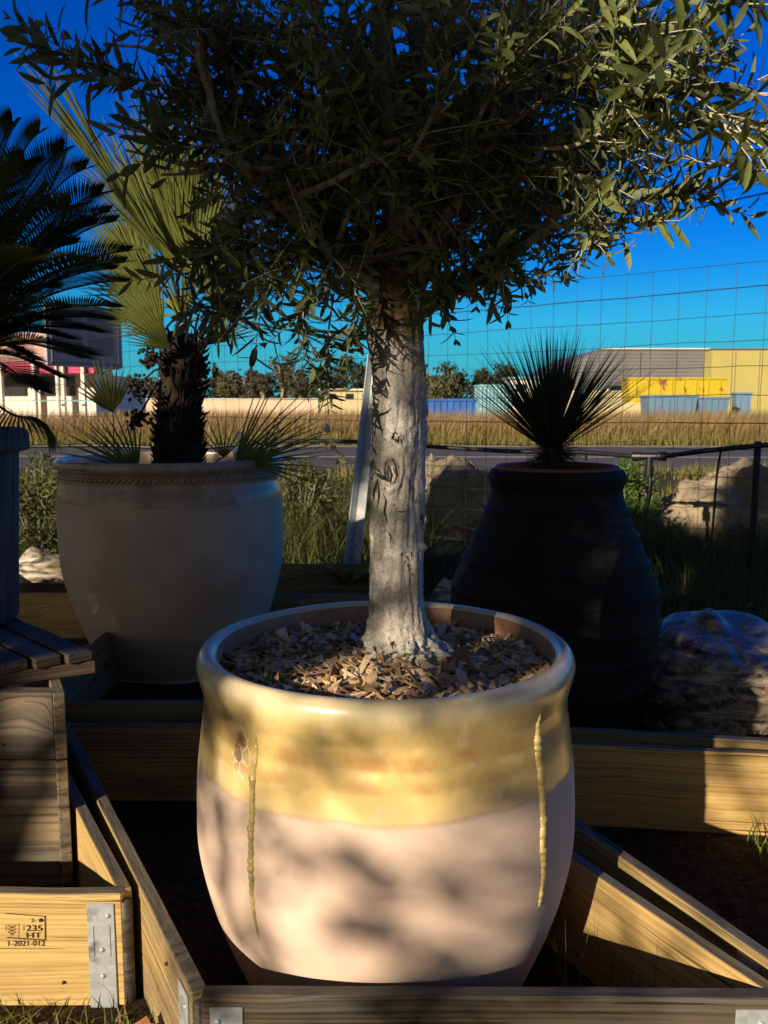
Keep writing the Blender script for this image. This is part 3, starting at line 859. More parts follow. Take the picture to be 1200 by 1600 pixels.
# ================================================================== LEAF MATERIALS
def m_leaf(name, top, top2, back, rough=.38, trans=.25, tcol=None, spec=.4):
    n = N(name); r = n.attr(); g = n.new('ShaderNodeNewGeometry')
    c1 = n.mix(n.math('POWER', r, 1.4), top, top2)
    col = n.mix(g.outputs['Backfacing'], c1, back)
    n.fin(col, rough, Specular_IOR_Level=spec)
    tl = n.new('ShaderNodeBsdfTranslucent'); n.set(tl.inputs[0], (*(tcol or top2), 1))
    mx = n.new('ShaderNodeMixShader'); mx.inputs[0].default_value = trans
    n.l.new(n.p.outputs[0], mx.inputs[1]); n.l.new(tl.outputs[0], mx.inputs[2]); n.l.new(mx.outputs[0], n.out.inputs[0])
    return n.m
M['olive_leaf'] = m_leaf('olive_leaf', (.016, .024, .010), (.25, .30, .10), (.19, .22, .13), .42, .14, (.38, .40, .07))
M['palm_leaf'] = m_leaf('palm_leaf', (.035, .05, .014), (.22, .22, .035), (.10, .12, .03), .5, .22, (.45, .40, .05), .25)
M['cycad_leaf'] = m_leaf('cycad_leaf', (.016, .024, .010), (.10, .11, .024), (.05, .06, .022), .7, .15, (.22, .22, .03), .08)
M['yucca_leaf'] = m_leaf('yucca_leaf', (.12, .16, .065), (.24, .28, .11), (.04, .055, .02), .6, .1, None, .15)
M['dead_leaf'] = m_plain('dead_fibre', (.10, .065, .035), .9, .4, 30)
def m_bark():
    n = N('olive_bark'); c = n.co(); x, y, z = n.sep(c)
    a = n.noise(n.map(c, (1, 1, .6)), 14, 6, .65); b = n.noise(c, 120, 5, .7); cr_ = n.voro(n.map(c, (1, 1, .35)), 42, feature='DISTANCE_TO_EDGE')
    col = n.mix(n.step(a, .35, .65), (.46, .43, .385), (.78, .75, .70))
    col = n.mix(n.math('MULTIPLY', n.step(n.noise(c, 230, 5, .8), .50, .60), .5), n.mix(n.math('MULTIPLY', n.step(b, .50, .60), .5), col, (.28, .26, .235)), (.12, .11, .10))
    # dark fissured strip down the left-hand flank and small scars
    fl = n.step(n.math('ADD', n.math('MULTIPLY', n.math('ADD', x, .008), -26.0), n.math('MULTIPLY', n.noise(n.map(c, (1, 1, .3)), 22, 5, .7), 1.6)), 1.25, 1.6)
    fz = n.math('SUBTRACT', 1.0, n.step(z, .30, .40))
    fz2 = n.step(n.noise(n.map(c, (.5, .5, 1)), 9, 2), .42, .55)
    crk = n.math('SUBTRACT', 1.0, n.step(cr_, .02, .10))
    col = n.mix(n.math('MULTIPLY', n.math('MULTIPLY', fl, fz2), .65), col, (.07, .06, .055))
    sc1 = n.step(n.noise(n.map(c, (1, 1, .55), (3, 1, 2)), 38, 5, .8), .62, .65)
    col = n.mix(sc1, col, (.035, .028, .024))
    basem = n.math('SUBTRACT', 1.0, n.step(n.math('ADD', z, n.math('MULTIPLY', a, .05)), .035, .10))
    col = n.mix(n.math('MULTIPLY', basem, n.math('MULTIPLY', crk, .8)), col, (.03, .025, .02))
    # the upper trunk: unwashed brown bark and mustard lichen
    upm = n.step(n.math('ADD', z, n.math('MULTIPLY', n.math('SUBTRACT', a, .5), .16)), .545, .595)
    brown = n.mix(n.step(b, .4, .6), (.055, .038, .022), (.14, .10, .06))
    lich = n.math('MULTIPLY', n.math('MULTIPLY', n.step(z, .47, .54), n.math('SUBTRACT', 1.0, n.step(z, .66, .70))), n.step(n.math('ADD', x, n.math('MULTIPLY', a, .03)), .008, .03))
    col = n.mix(upm, col, brown)
    col = n.mix(n.math('MULTIPLY', n.math('MULTIPLY', lich, n.step(b, .40, .58)), .85), col, (.34, .235, .045))
    h = n.math('ADD', n.math('MULTIPLY', b, .35), n.math('ADD', n.math('MULTIPLY', a, .5), n.math('MULTIPLY', crk, n.math('MULTIPLY', basem, -.5))))
    h = n.math('SUBTRACT', h, n.math('MULTIPLY', sc1, .6))
    return n.fin(col, .9, n.bump(h, 1.0, .010), Specular_IOR_Level=.15)
M['bark'] = m_bark()
def m_branch():
    n = N('olive_branch_bark'); c = n.co(); b = n.noise(c, 60, 5)
    return n.fin(n.mix(n.step(b, .4, .6), (.20, .175, .14), (.38, .35, .28)), .85, n.bump(b, .4, .003))
M['branch'] = m_branch()
M['twig'] = m_plain('olive_twig_bark', (.46, .43, .34), .7, .25, 40)

# ================================================================== OLIVE TREE
olive = empty('olive_tree', (TRX, TRY, .545), 0, 'pale barked olive tree with dense dark crown growing in the glazed pot', 'tree')
TY = 1.43
cl = [(631, 1062), (630, 1030), (627, 990), (623, 955), (621, 900), (621, 830), (621, 760), (624, 680), (625, 600), (619, 530), (617, 490), (622, 440), (629, 390), (633, 345), (634, 312)]
rp = [56, 57, 50, 45, 43, 43, 42, 41, 41, 43, 45, 41, 33, 28, 26]
cen = [P(a, b, TY) for a, b in cl]; rw = [q * TY / FPX * 1.005 for q in rp]
def interp(i, arr): 
    a = int(min(len(arr) - 2, max(0, math.floor(i)))); t = i - a; return arr[a] * (1 - t) + arr[a + 1] * t
cs = curve3(cen, 22); ns = len(cs); nk = 128
V = []
for i, c_ in enumerate(cs):
    t = i / 22; r0 = interp(t, rw); h = c_.z
    for k in range(nk):
        a = 2 * PI * k / nk; d = Vector((math.cos(a), math.sin(a), 0))
        r = r0 * (1 + .02 * math.sin(2 * a + 1.1 + h * 3) + .012 * math.sin(3 * a + h * 4))
        r += .0018 * noise.fractal(Vector((d.x * 7, d.y * 7, h * 60)), .9, 2.0, 3) + .0050 * noise.fractal(Vector((d.x * 2.2, d.y * 2.2, h * 7)), .9, 2.0, 5) - .004 * max(0, .25 - abs(noise.noise(Vector((d.x * 1.8, d.y * 1.8, h * 5 + 3))))) * 3
        low = max(0, 1 - max(0, h - .575) / .04) ** .6
        r += low * .004 + low * .007 * noise.noise(Vector((d.x * 13, d.y * 13, h * 150))) + low * (.030 * noise.fractal(Vector((d.x * 3.2, d.y * 3.2, h * 42)) + Vector((3, 2, 8)), .7, 2, 6) + .006 * abs(noise.noise(Vector((d.x * 11, d.y * 11, h * 90)))))
        # the ridge of old bark on the right and on the left near the foot
        if .56 < h < .66: r += .010 * math.exp(-((a - .1 if a < PI else a - 2 * PI - .1) / .32) ** 2) * math.exp(-((h - .595) / .03) ** 2)
        if h < .75: r += .007 * math.exp(-((a - 3.3) / .35) ** 2) * math.exp(-((h - .61) / .05) ** 2) * (1 + noise.noise(Vector((a * 5, h * 70, 0))))
        if .74 < h < .80: r += .008 * math.exp(-((a - 5.9) / .3) ** 2) * math.exp(-((h - .765) / .006) ** 2)
        # branch scar facing the camera
        dx = (a - (1.5 * PI - .25)) * r0; dz = h - P(610, 738, TY - .04).z; q = math.hypot(dx / .013, dz / .021)
        r += -.013 * math.exp(-q ** 4) + .0055 * math.exp(-((q - 1.3) / .32) ** 2) * (1 + .8 * noise.noise(Vector((a * 20, h * 60, 1))))
        V.append(Vector((c_.x, c_.y, c_.z)) + d * r)
F = [(i * nk + k, i * nk + (k + 1) % nk, (i + 1) * nk + (k + 1) % nk, (i + 1) * nk + k) for i in range(ns - 1) for k in range(nk)]
F.append(tuple((ns - 1) * nk + k for k in range(nk)))
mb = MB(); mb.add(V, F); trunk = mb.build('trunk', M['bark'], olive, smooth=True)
# scars facing the camera on the trunk (cracks)
def scar(pts, w_):
    mb = MB(); Q = []
    for (a, b) in pts:
        # surface position at the pixel: front of the trunk
        zc_ = P(a, b, TY - .042); k_ = min(range(len(cs)), key=lambda i: abs(cs[i].z - zc_.z)); r0 = interp(k_ / 22, rw); dx = zc_.x - cs[k_].x
        yy = cs[k_].y - math.sqrt(max(1e-6, r0 * r0 - dx * dx)) - .0006
        Q.append(P(a, b, yy))
    mb.tube(Q, [w_ * (.35 if i in (0, len(Q) - 1) else 1) for i in range(len(Q))], 6)
    return mb
CRK = N('crack_dark').fin((.03, .024, .02), .95)
for pts, w_ in (([(643, 614), (640, 622), (639.5, 630), (641, 636)], .0008), ([(637, 624), (645, 624)], .0006), ([(637, 629), (644, 629)], .0005),
                ([(640, 748), (639, 757), (641, 766)], .001), ([(645, 775), (648, 782), (650, 788)], .0013), ([(611, 790), (618, 789)], .0012), ([(620, 799), (628, 800), (634, 799)], .0012),
                ([(655, 780), (656, 790)], .0009), ([(668, 640), (669, 655)], .002), ([(603, 722), (601, 738), (604, 752)], .0016), ([(612, 716), (618, 726), (621, 742), (616, 756)], .0018), ([(608, 728), (612, 742), (610, 757)], .0022), ([(598, 770), (603, 782), (600, 800), (605, 815)], .0013), ([(610, 765), (612, 775)], .0012), ([(633, 868), (636, 874)], .0022), ([(642, 862), (643, 870)], .0018), ([(590, 748), (592, 775), (589, 800)], .0014), ([(607, 830), (611, 842), (609, 852)], .0010), ([(637, 890), (640, 893)], .0012), ([(606, 875), (612, 872)], .0008)):
    scar(pts, w_).build('bark_crack', CRK, olive)

# --- limbs, branches, twigs and leaves
CC = P(600, 150, 1.53)                                  # crown centre
brV = MB(); twV = MB()
leafs_V, leafs_r = [], []
def ortho(d):
    a = Vector((0, 0, 1)) if abs(d.z) < .9 else Vector((1, 0, 0)); u = d.cross(a).normalized(); return u, d.cross(u)
def add_leaf(p, d, up, ln, wd, store_V, store_r, rv, cup=.18, bend=.12):
    """olive leaf: 11 points, folded on the midrib"""
    s = d.cross(up)
    if s.length < 1e-4: return
    s.normalize(); nrm = s.cross(d)
    pts = [p]
    for (t, ww) in ((.20, .72), (.50, 1.0), (.80, .68)):
        c_ = p + d * (ln * t) - nrm * (bend * ln * t * t)
        pts += [c_ - s * (wd * .5 * ww) + nrm * (wd * cup), c_, c_ + s * (wd * .5 * ww) + nrm * (wd * cup)]
    pts.append(p + d * ln - nrm * (bend * ln))
    store_V.append([tuple(q) for q in pts]); store_r.append(rv)
LF = np.array([(0, 2, 1), (0, 3, 2), (1, 2, 5), (1, 5, 4), (2, 3, 6), (2, 6, 5), (4, 5, 8), (4, 8, 7), (5, 6, 9), (5, 9, 8), (7, 8, 10), (8, 9, 10)])
def twig(p, d, ln, r=.0014, leafsize=.042, droop=.15, store=None):
    sv, sr = store or (leafs_V, leafs_r)
    k = max(4, int(ln / .03)); pts = [p.copy()]; dd = d.normalized(); step = ln / k
    for i in range(k):
        dd = (dd + Vector((random.gauss(0, .07), random.gauss(0, .07), random.gauss(0, .07) - droop * .12))).normalized()
        pts.append(pts[-1] + dd * step)
    twV.tube(pts, [r * (1 - .75 * i / k) for i in range(k + 1)], 4, cap=False)
    # leaf pairs, crossed at each node
    nn = max(3, int(ln / (.0135 if leafsize < .042 else .017))); roll = random.uniform(0, PI)
    tw_r = random.random() * .5
    for j in range(nn + 1):
        t = (j + .6) / (nn + 1); i = min(k - 1, int(t * k)); f_ = t * k - i
        q = pts[i].lerp(pts[i + 1], f_); dr = (pts[i + 1] - pts[i]).normalized()
        u, v_ = ortho(dr); a = roll + (j % 2) * PI / 2 + random.gauss(0, .25)
        for sgn in (1, -1):
            if random.random() < .10: continue
            o_ = (u * math.cos(a) + v_ * math.sin(a)) * sgn
            sp = random.uniform(.65, 1.25)
            ld = (dr * (1 - .35 * sp) + o_ * sp + Vector((0, 0, .05))).normalized()
            sz = leafsize * random.uniform(.5, 1.25) * (1 - .35 * (t > .9))
            add_leaf(q, ld, dr, sz, sz * random.uniform(.23, .33) * (1 if leafsize < .040 else .82), sv, sr, min(1, tw_r + random.random() * .5), random.uniform(.05, .3), random.uniform(-.15, .4))
def branch(a, b, r0, r1, sag=.0, n_=7, wig=.02, mbx=None):
    a, b = Vector(a), Vector(b); pts = []
    ln = (b - a).length
    ox = Vector((random.uniform(-1, 1), random.uniform(-1, 1), random.uniform(-1, 1)))
    for i in range(n_ + 1):
        t = i / n_; q = a.lerp(b, t) + Vector((0, 0, sag * math.sin(PI * t))) + ox * wig * math.sin(PI * t) + Vector((noise.noise(Vector((t * 4, ox.x * 9, 0))), noise.noise(Vector((t * 4, ox.y * 9, 3))), noise.noise(Vector((t * 4, ox.z * 9, 6))))) * wig * math.sin(PI * t)
        pts.append(q)
    (mbx or brV).tube(pts, [r0 + (r1 - r0) * i / n_ for i in range(n_ + 1)], 8, cap=False)
    return pts
RX, RY, RZU, RZD = .49, .40, .55, .36
def inside(p, k=1.0):
    q = p - CC; rz = RZU if q.z > 0 else RZD
    return (q.x / RX) ** 2 + (q.y / RY) ** 2 + (q.z / rz) ** 2 < k
def surf(k=1.0):
    while True:
        d = Vector((random.gauss(0, 1), random.gauss(0, 1), random.gauss(.15, .8))).normalized()
        q = CC + Vector((d.x * RX, d.y * RY, d.z * (RZU if d.z > 0 else RZD))) * k
        if q.z > 1.17: return q
starts = [P(600, 455, TY), P(585, 400, TY + .01), P(650, 470, TY), P(655, 420, TY - .01), P(634, 330, TY), P(630, 360, TY + .02), P(640, 350, TY - .02), P(610, 430, TY - .02)]
explicit = [  # (start, via, end) main limbs
    [P(598, 480, TY), P(575, 410, TY - .02), P(560, 320, TY - .05), P(500, 200, TY - .10)],
    [P(655, 480, TY), P(720, 445, TY - .03), P(800, 400, TY - .06), P(880, 330, TY - .08)],
    [P(650, 450, TY), P(690, 350, TY - .06), P(720, 310, TY - .10), P(800, 170, TY - .16)],
    [P(634, 340, TY), P(640, 240, TY), P(650, 120, TY + .02), P(660, -60, TY + .05)],
    [P(600, 440, TY), P(520, 370, TY + .06), P(440, 300, TY + .12), P(340, 200, TY + .14)],
    [P(620, 400, TY), P(600, 250, TY + .10), P(560, 100, TY + .2), P(520, -40, TY + .25)],
    [P(640, 400, TY), P(720, 260, TY + .12), P(800, 150, TY + .2), P(860, 20, TY + .25)],
    [P(615, 470, TY), P(540, 420, TY - .06), P(450, 330, TY - .12), P(350, 240, TY - .18)],
    [P(625, 380, TY - .02), P(610, 220, TY - .14), P(600, 80, TY - .2), P(600, -80, TY - .2)],
]
sec = []
for ex in explicit:
    pts = curve3(ex, 7); k = len(pts)
    brV.tube(pts, [.0175 * (1 - .72 * i / (k - 1)) for i in range(k)], 10, cap=False)
    for i in range(3, k): sec.append((pts[i], i / k))
print('limbs', len(sec))
tw_n = 0
for _ in range(152):
    p0, t = random.choice(sec)
    best = min((surf(random.uniform(.72, .98)) for _ in range(4)), key=lambda q: (q - p0).length)
    pts = branch(p0, best, .0062, .0020, random.uniform(-.01, .04), 7, .03)
    for i in range(1, 8):
        for _2 in range(random.choice((1, 1, 2))):
            q = pts[i]; out = (q - CC); out = Vector((out.x / RX, out.y / RY, out.z / .45)).normalized() if out.length > .05 else Vector((0, 0, 1))
            d = (out * random.uniform(.2, 1.0) + (pts[i] - pts[i - 1]).normalized() * .6 + Vector((random.gauss(0, .55), random.gauss(0, .55), random.gauss(0, .55)))).normalized()
            ln = random.uniform(.07, .17)
            if not inside(q + d * ln, 1.30) and random.random() < .75: continue
            if (q + d * ln).z < 1.185: continue
            e_ = q + d * ln
            if e_.y < 1.46 and e_.z < 1.20 and abs(e_.x - TRX + .02) < .13: continue
            if e_.x < -.30 and random.random() < .45 + (-.30 - e_.x) * 5: continue
            twig(q, d, ln, leafsize=random.uniform(.019, .030)); tw_n += 1
# long outer shoots that give the silhouette
def shoot(pts, r0=.0035, leaf=.050, side=6, sl=(.06, .14), own=True):
    c_ = curve3(pts, 6); k = len(c_)
    brV.tube(c_, [r0 * (1 - .7 * i / (k - 1)) for i in range(k)], 7, cap=False)
    if own:
        for i in range(0, k - 1, 3):
            seg_ = c_[i:i + 4]
            if len(seg_) > 1: twig(seg_[0], seg_[-1] - seg_[0], (seg_[-1] - seg_[0]).length * 1.05, .001, leaf, 0)
    for _ in range(side):
        i = random.randint(int(k * .2), k - 2); d = (c_[i + 1] - c_[i]).normalized()
        twig(c_[i], d + Vector((random.gauss(0, .45), random.gauss(0, .45), random.gauss(0, .45))), random.uniform(*sl), leafsize=leaf)
shoot([P(430, 170, 1.36), P(330, 150, 1.30), P(220, 125, 1.24), P(82, 90, 1.20)], leaf=.048, side=9)
shoot([P(430, 190, 1.36), P(330, 165, 1.34), P(240, 150, 1.32), P(150, 118, 1.30)], leaf=.046, side=7)
shoot([P(400, 110, 1.32), P(310, 50, 1.28), P(240, 15, 1.25), P(190, -10, 1.22)], leaf=.044, side=7)
shoot([P(480, 200, 1.3), P(380, 215, 1.25), P(300, 230, 1.22), P(245, 225, 1.2)], leaf=.046, side=8)
shoot([P(480, 260, 1.4), P(390, 330, 1.36), P(330, 400, 1.32), P(290, 430, 1.30)], leaf=.046, side=10)
shoot([P(500, 330, 1.4), P(450, 400, 1.36), P(390, 455, 1.33), P(335, 490, 1.32)], leaf=.044, side=10)
shoot([P(520, 330, 1.4), P(480, 380, 1.34), P(440, 420, 1.3), P(400, 480, 1.29)], leaf=.044, side=10)
shoot([P(540, 380, 1.4), P(520, 470, 1.36), P(510, 570, 1.34), P(517, 700, 1.33)], r0=.0022, leaf=.034, side=7, sl=(.04, .08))
shoot([P(540, 370, 1.36), P(500, 440, 1.32), P(470, 490, 1.3), P(480, 560, 1.3)], r0=.0025, leaf=.040, side=9, sl=(.04, .09))
shoot([P(570, 400, 1.36), P(555, 450, 1.33), P(560, 490, 1.32), P(548, 530, 1.32)], r0=.0022, leaf=.036, side=6, sl=(.04, .07))
# right side, sunlit
shoot([P(790, 200, 1.24), P(900, 120, 1.16), P(1010, 60, 1.10), P(1170, -10, 1.04)], leaf=.045, side=20)
shoot([P(820, 130, 1.22), P(950, 140, 1.14), P(1080, 145, 1.08), P(1240, 150, 1.03)], leaf=.045, side=14)
shoot([P(850, 110, 1.22), P(980, 135, 1.12), P(1100, 175, 1.06), P(1230, 215, 1.01)], leaf=.045, side=7)
shoot([P(760, 170, 1.22), P(880, 70, 1.14), P(960, 20, 1.1), P(1040, -40, 1.06)], leaf=.043, side=10)
shoot([P(800, 230, 1.27), P(890, 230, 1.2), P(960, 200, 1.15), P(1050, 200, 1.12)], leaf=.042, side=14)
shoot([P(790, 260, 1.3), P(890, 270, 1.24), P(970, 300, 1.2), P(1060, 300, 1.18)], leaf=.038, side=16)
shoot([P(1300, 262, 1.06), P(1220, 262, 1.07), P(1140, 260, 1.08), P(1066, 247, 1.09)], r0=.0016, leaf=.034, side=0)
shoot([P(850, 250, 1.3), P(900, 310, 1.26), P(915, 345, 1.24), P(915, 378, 1.23)], leaf=.034, side=9, sl=(.04, .07))
shoot([P(800, 270, 1.32), P(900, 320, 1.26), P(960, 345, 1.24), P(1010, 345, 1.23)], r0=.0025, leaf=.04, side=4, sl=(.04, .08))
shoot([P(760, 320, 1.36), P(790, 390, 1.32), P(790, 410, 1.3), P(785, 435, 1.3)], leaf=.034, side=9, sl=(.04, .07))
shoot([P(720, 340, 1.38), P(740, 400, 1.34), P(760, 420, 1.34), P(840, 430, 1.33)], leaf=.038, side=9, sl=(.04, .09))
shoot([P(670, 400, 1.4), P(690, 430, 1.37), P(700, 450, 1.35), P(690, 485, 1.34)], r0=.002, leaf=.034, side=6, sl=(.03, .07))
shoot([P(630, 420, 1.39), P(635, 430, 1.36), P(640, 450, 1.35), P(655, 470, 1.35)], r0=.0015, leaf=.028, side=3, sl=(.02, .04))
shoot([P(720, 250, 1.2), P(760, 160, 1.14), P(790, 100, 1.1), P(800, 20, 1.08)], leaf=.034, side=7)
shoot([P(640, 250, 1.18), P(690, 150, 1.12), P(700, 80, 1.1), P(690, 10, 1.08)], leaf=.032, side=6)
print('twigs', tw_n, 'leaves', len(leafs_V))
brV.build('branches', M['branch'], olive, smooth=True)
twV.build('twigs', M['twig'], olive, smooth=True)
LV = np.array(leafs_V)
F = (LF[None] + (np.arange(len(LV)) * 11)[:, None, None]).reshape(-1, 3)
mesh_tris('leaves', LV.reshape(-1, 3), F, M['olive_leaf'], olive, rnd=np.repeat(np.array(leafs_r), 11), smooth=True)

# ================================================================== SHADE TREE behind the camera: unseen, its leaf clumps shaped to dapple the pot and darken the left
e1 = Vector((math.sin(SUN_AZ), -math.cos(SUN_AZ), 0)); e2 = Vector((math.cos(SUN_AZ) * math.sin(SUN_EL), math.sin(SUN_AZ) * math.sin(SUN_EL), math.cos(SUN_EL)))
def st_of(p): return p.dot(e1), p.dot(e2)
def dens(s, t):
    """how leafy the shade tree is along the sun ray (s,t)"""
    d = 0
    def blob(cs_, ct, rs, rt, v):
        q = ((s - cs_) / rs) ** 4 + ((t - ct) / rt) ** 4
        return v if q < 1 else 0
    d = max(d, blob(-1.95, 1.35, .50, .55, 1.0))       # cycad
    d = max(d, blob(-2.45, .98, .40, .52, 1.0))        # beige pot
    d = max(d, blob(-2.08, .60, .34, .22, 1.0))        # boards behind on the left
    d = max(d, blob(-3.48, .80, .45, .20, 1.0))
    d = max(d, blob(-.98, 2.05, .47, .56, 1.0))       # left and middle of the crown
    d = max(d, blob(-1.10, 1.12, .205, .33, 1.0))        # black pot, left of the trunk's shadow line
    d = max(d, blob(-.645, 1.21, .08, .30, 1.0))
    d = max(d, blob(-.73, .62, .33, .24, .17))         # dapples on the pot
    d = max(d, blob(-3.30, 1.92, .30, .28, 1.0))       # left boulder
    return d
if True:
    random.seed(44)
    V_, r_ = [], []
    tries = 0
    clumps = []
    while len(clumps) < 4300 and tries < 90000:
        tries += 1
        s_, t_ = random.uniform(-3.65, .1), random.uniform(.3, 3.0)
        dd = dens(s_, t_)
        if dd <= 0 or random.random() > dd: continue
        if dd < .6 and noise.noise(Vector((s_ * 7.5, t_ * 7.5, 3))) < -.02: continue
        if t_ > 1.5 and s_ > -1.45 and noise.noise(Vector((s_ * 11, t_ * 11, 7))) > .38: continue
        clumps.append((s_, t_, random.uniform(4.6, 6.6) if dd > .6 else random.uniform(4.8, 6.4)))
    for (s_, t_, dep) in clumps:
        c_ = e1 * s_ + e2 * t_ - L * dep
        for _ in range(8):
            q = c_ + Vector((random.gauss(0, .045), random.gauss(0, .045), random.gauss(0, .045)))
            d = Vector((random.gauss(0, 1), random.gauss(0, 1), random.gauss(-.3, .6))).normalized()
            add_leaf(q, d, Vector((random.gauss(0, 1), random.gauss(0, 1), random.gauss(0, 1))), random.uniform(.06, .09), random.uniform(.028, .042), V_, r_, random.random())
    tc = e1 * -1.6 + e2 * 1.6 - L * 5.6
    shade = empty('shade_tree', (tc.x, tc.y, 0), 0, 'unseen leafy tree behind the viewer, its crown shaped to throw the dappled shade', 'tree')
    LV = np.array(V_); F = (LF[None] + (np.arange(len(LV)) * 11)[:, None, None]).reshape(-1, 3)
    mesh_tris('leaves', LV.reshape(-1, 3), F, M['olive_leaf'], shade, rnd=np.repeat(np.array(r_), 11))
    mb = MB(); base = Vector((tc.x, tc.y, 0))
    mb.tube(curve3([base, base + Vector((.05, 0, .9)), tc + Vector((0, 0, -.9)), tc], 6), [.12 - .09 * i / 18 for i in range(19)], 12)
    for i in range(14):
        s_, t_, dep = random.choice(clumps); q = e1 * s_ + e2 * t_ - L * dep
        a = base.lerp(tc, random.uniform(.45, .95)); mb.tube(curve3([a, a.lerp(q, .5) + Vector((0, 0, .1)), q], 5), [.025 - .02 * j / 10 for j in range(11)], 6)
    mb.build('trunk', M['branch'], shade, smooth=True)

random.seed(77)
# ================================================================== FAN PALM
def fan_leaf(parent, base, hub, tipdir, blade, spread, nseg, facing, name='fan_leaf', wseg=.014, droop=.10, mat=None, label=None, pet=.006, stiff=.06, split=None):
    """petiole base->hub, blades fan out round tipdir in the plane with normal 'facing'"""
    base, hub = Vector(base), Vector(hub); td = Vector(tipdir).normalized(); fn = Vector(facing); fn = (fn - td * fn.dot(td)).normalized(); sd = td.cross(fn)
    mb = MB()
    mid = base.lerp(hub, .5) + Vector((0, 0, .02))
    mb.tube(curve3([base, mid, hub], 5), [pet * (1 - .4 * i / 10) for i in range(11)], 6)
    V = []; F = []
    for i in range(nseg):
        a = (i / (nseg - 1) - .5) * spread; d = td * math.cos(a) + sd * math.sin(a); s = fn.cross(d)
        ln = blade * (1 - .22 * abs(a / (spread / 2)) ** 2) * random.uniform(.9, 1.05)
        free = random.uniform(.18, .34) if split is None else split * random.uniform(.7, 1.3); out = fn * random.gauss(0, stiff)
        prev = None; K = 7; b0 = len(mb.v)
        gap = 2 * math.sin(spread / (nseg - 1) / 2)
        vv = []
        for k in range(K + 1):
            t = k / K
            ww = min(wseg * .5, gap * ln * t * .5 + .0008) if t < free else wseg * .5 * (1 - ((t - free) / (1 - free)) ** 1.4)
            ww = max(ww, .0004)
            c_ = hub + (d + out * t) * (ln * t) + Vector((0, 0, -droop * ln * t * t))
            vv += [c_ - s * ww, c_ + fn * ww * .7, c_ + s * ww]
        ff = []
        for k in range(K):
            ff += [(3 * k, 3 * k + 1, 3 * k + 4, 3 * k + 3), (3 * k + 1, 3 * k + 2, 3 * k + 5, 3 * k + 4)]
        mb.add(vv, ff)
    o = mb.build(name, mat or M['palm_leaf'], parent)
    a = o.data.attributes.new('rnd', 'FLOAT', 'POINT')
    a.data.foreach_set('value', rng.random(len(o.data.vertices)).astype(np.float32) * .3 + random.random() * .7)
    if label: o['label'] = label
    return o
palm = empty('fan_palm', (BC.x, BC.y, .74), 0, 'fan palm with shaggy dark trunk and pleated leaves in the beige pot', 'palm')
PY = 3.28
tb = P(277, 745, PY); tt = P(288, 520, PY)
mb = MB(); mb.tube(curve3([tb, tb.lerp(tt, .5) + Vector((-.01, 0, 0)), tt], 6), [.085, .09, .088, .085, .08, .08, .078, .075, .07, .068, .06, .055, .05], 14)
for i in range(420):       # leaf bases and fibre
    t = random.random(); a = random.uniform(0, 2 * PI); c_ = tb.lerp(tt, t); r = .08 * (1 - .25 * t); d = Vector((math.cos(a), math.sin(a), 0))
    q = c_ + d * r; e = q + d * random.uniform(.01, .045) + Vector((0, 0, random.uniform(.01, .06)))
    mb.tube([q, q.lerp(e, .6) + Vector((0, 0, -.004)), e], [.008, .005, .001], 4, cap=False)
mb.build('trunk', N('shaggy_trunk_fibre').fin((.022, .014, .010), .95), palm)
crown = P(285, 500, PY)
def fan(hubpx, tippx, spread, nseg, hy=0, ty=0, facing=(0, -1, 0), base=None, w_=.014, droop=.05, label=None, stiff=.06, pet=.006, split=None):
    h = P(*hubpx, PY + hy); t = P(*tippx, PY + hy + ty); d = t - h
    return fan_leaf(palm, base or crown, h, d, d.length, R(spread), nseg, facing, wseg=w_, droop=droop, label=label, stiff=stiff, pet=pet, split=split)
fan((200, 310), (25, 62), 22, 18, -.1, -.1, (.82, -.57, .1), label='dark half folded fan leaf reaching to the upper left', w_=.015, droop=.0, split=.3)
fan((285, 430), (190, 150), 52, 26, -.05, -.1, (-.15, -1, .1), label='sunlit yellow green fan leaf standing upright', droop=.0, w_=.011, split=.12)
fan((290, 430), (285, 190), 46, 22, .05, .1, (.1, -1, .2), droop=.0)
fan((300, 420), (350, 220), 50, 22, .1, .1, (.3, -1, 0), droop=.0)
fan((250, 360), (150, 190), 50, 22, .2, .1, (.1, -1, .3), droop=.02)
fan((255, 520), (175, 445), 95, 20, -.1, -.05, (.1, -1, -.1), droop=.02, w_=.010)
fan((330, 480), (380, 380), 90, 20, .15, .1, (.1, -1, .1), w_=.010)
fan((440, 515), (575, 520), 46, 22, -.12, 0, (.05, -.35, 1), label='fan leaf spreading right behind the trunk, upper half sunlit', droop=.10)
fan((176, 645), (150, 555), 84, 13, -.25, -.05, (0, -1, .1), base=P(180, 735, PY - .25), w_=.013, pet=.003, label='small fan leaf rising from the left rim of the pot')
fan((215, 735), (120, 650), 100, 14, -.22, -.1, (.1, -1, .1), base=P(240, 745, PY - .1), w_=.009, pet=.003)
fan((368, 722), (500, 598), 66, 13, -.15, -.1, (.2, -1, .3), base=P(330, 740, PY - .1), w_=.009, pet=.004, split=.06, stiff=.12)
fan((390, 725), (530, 668), 74, 14, -.2, -.1, (.1, -.9, .4), base=P(330, 740, PY - .1), w_=.009, pet=.004, split=.08, stiff=.12)
fan((350, 715), (345, 630), 90, 8, -.1, 0, (.1, -1, .1), base=P(330, 740, PY - .1), w_=.007, pet=.003, split=.05)
fan((200, 730), (80, 660), 66, 9, -.3, -.1, (.1, -1, .1), base=P(230, 745, PY - .1), w_=.007, pet=.003, split=.05)
fan((230, 500), (130, 430), 70, 16, .25, .1, (.1, -1, .1), w_=.012)
fan((310, 460), (420, 330), 70, 20, .2, .1, (.1, -1, .1), w_=.012)
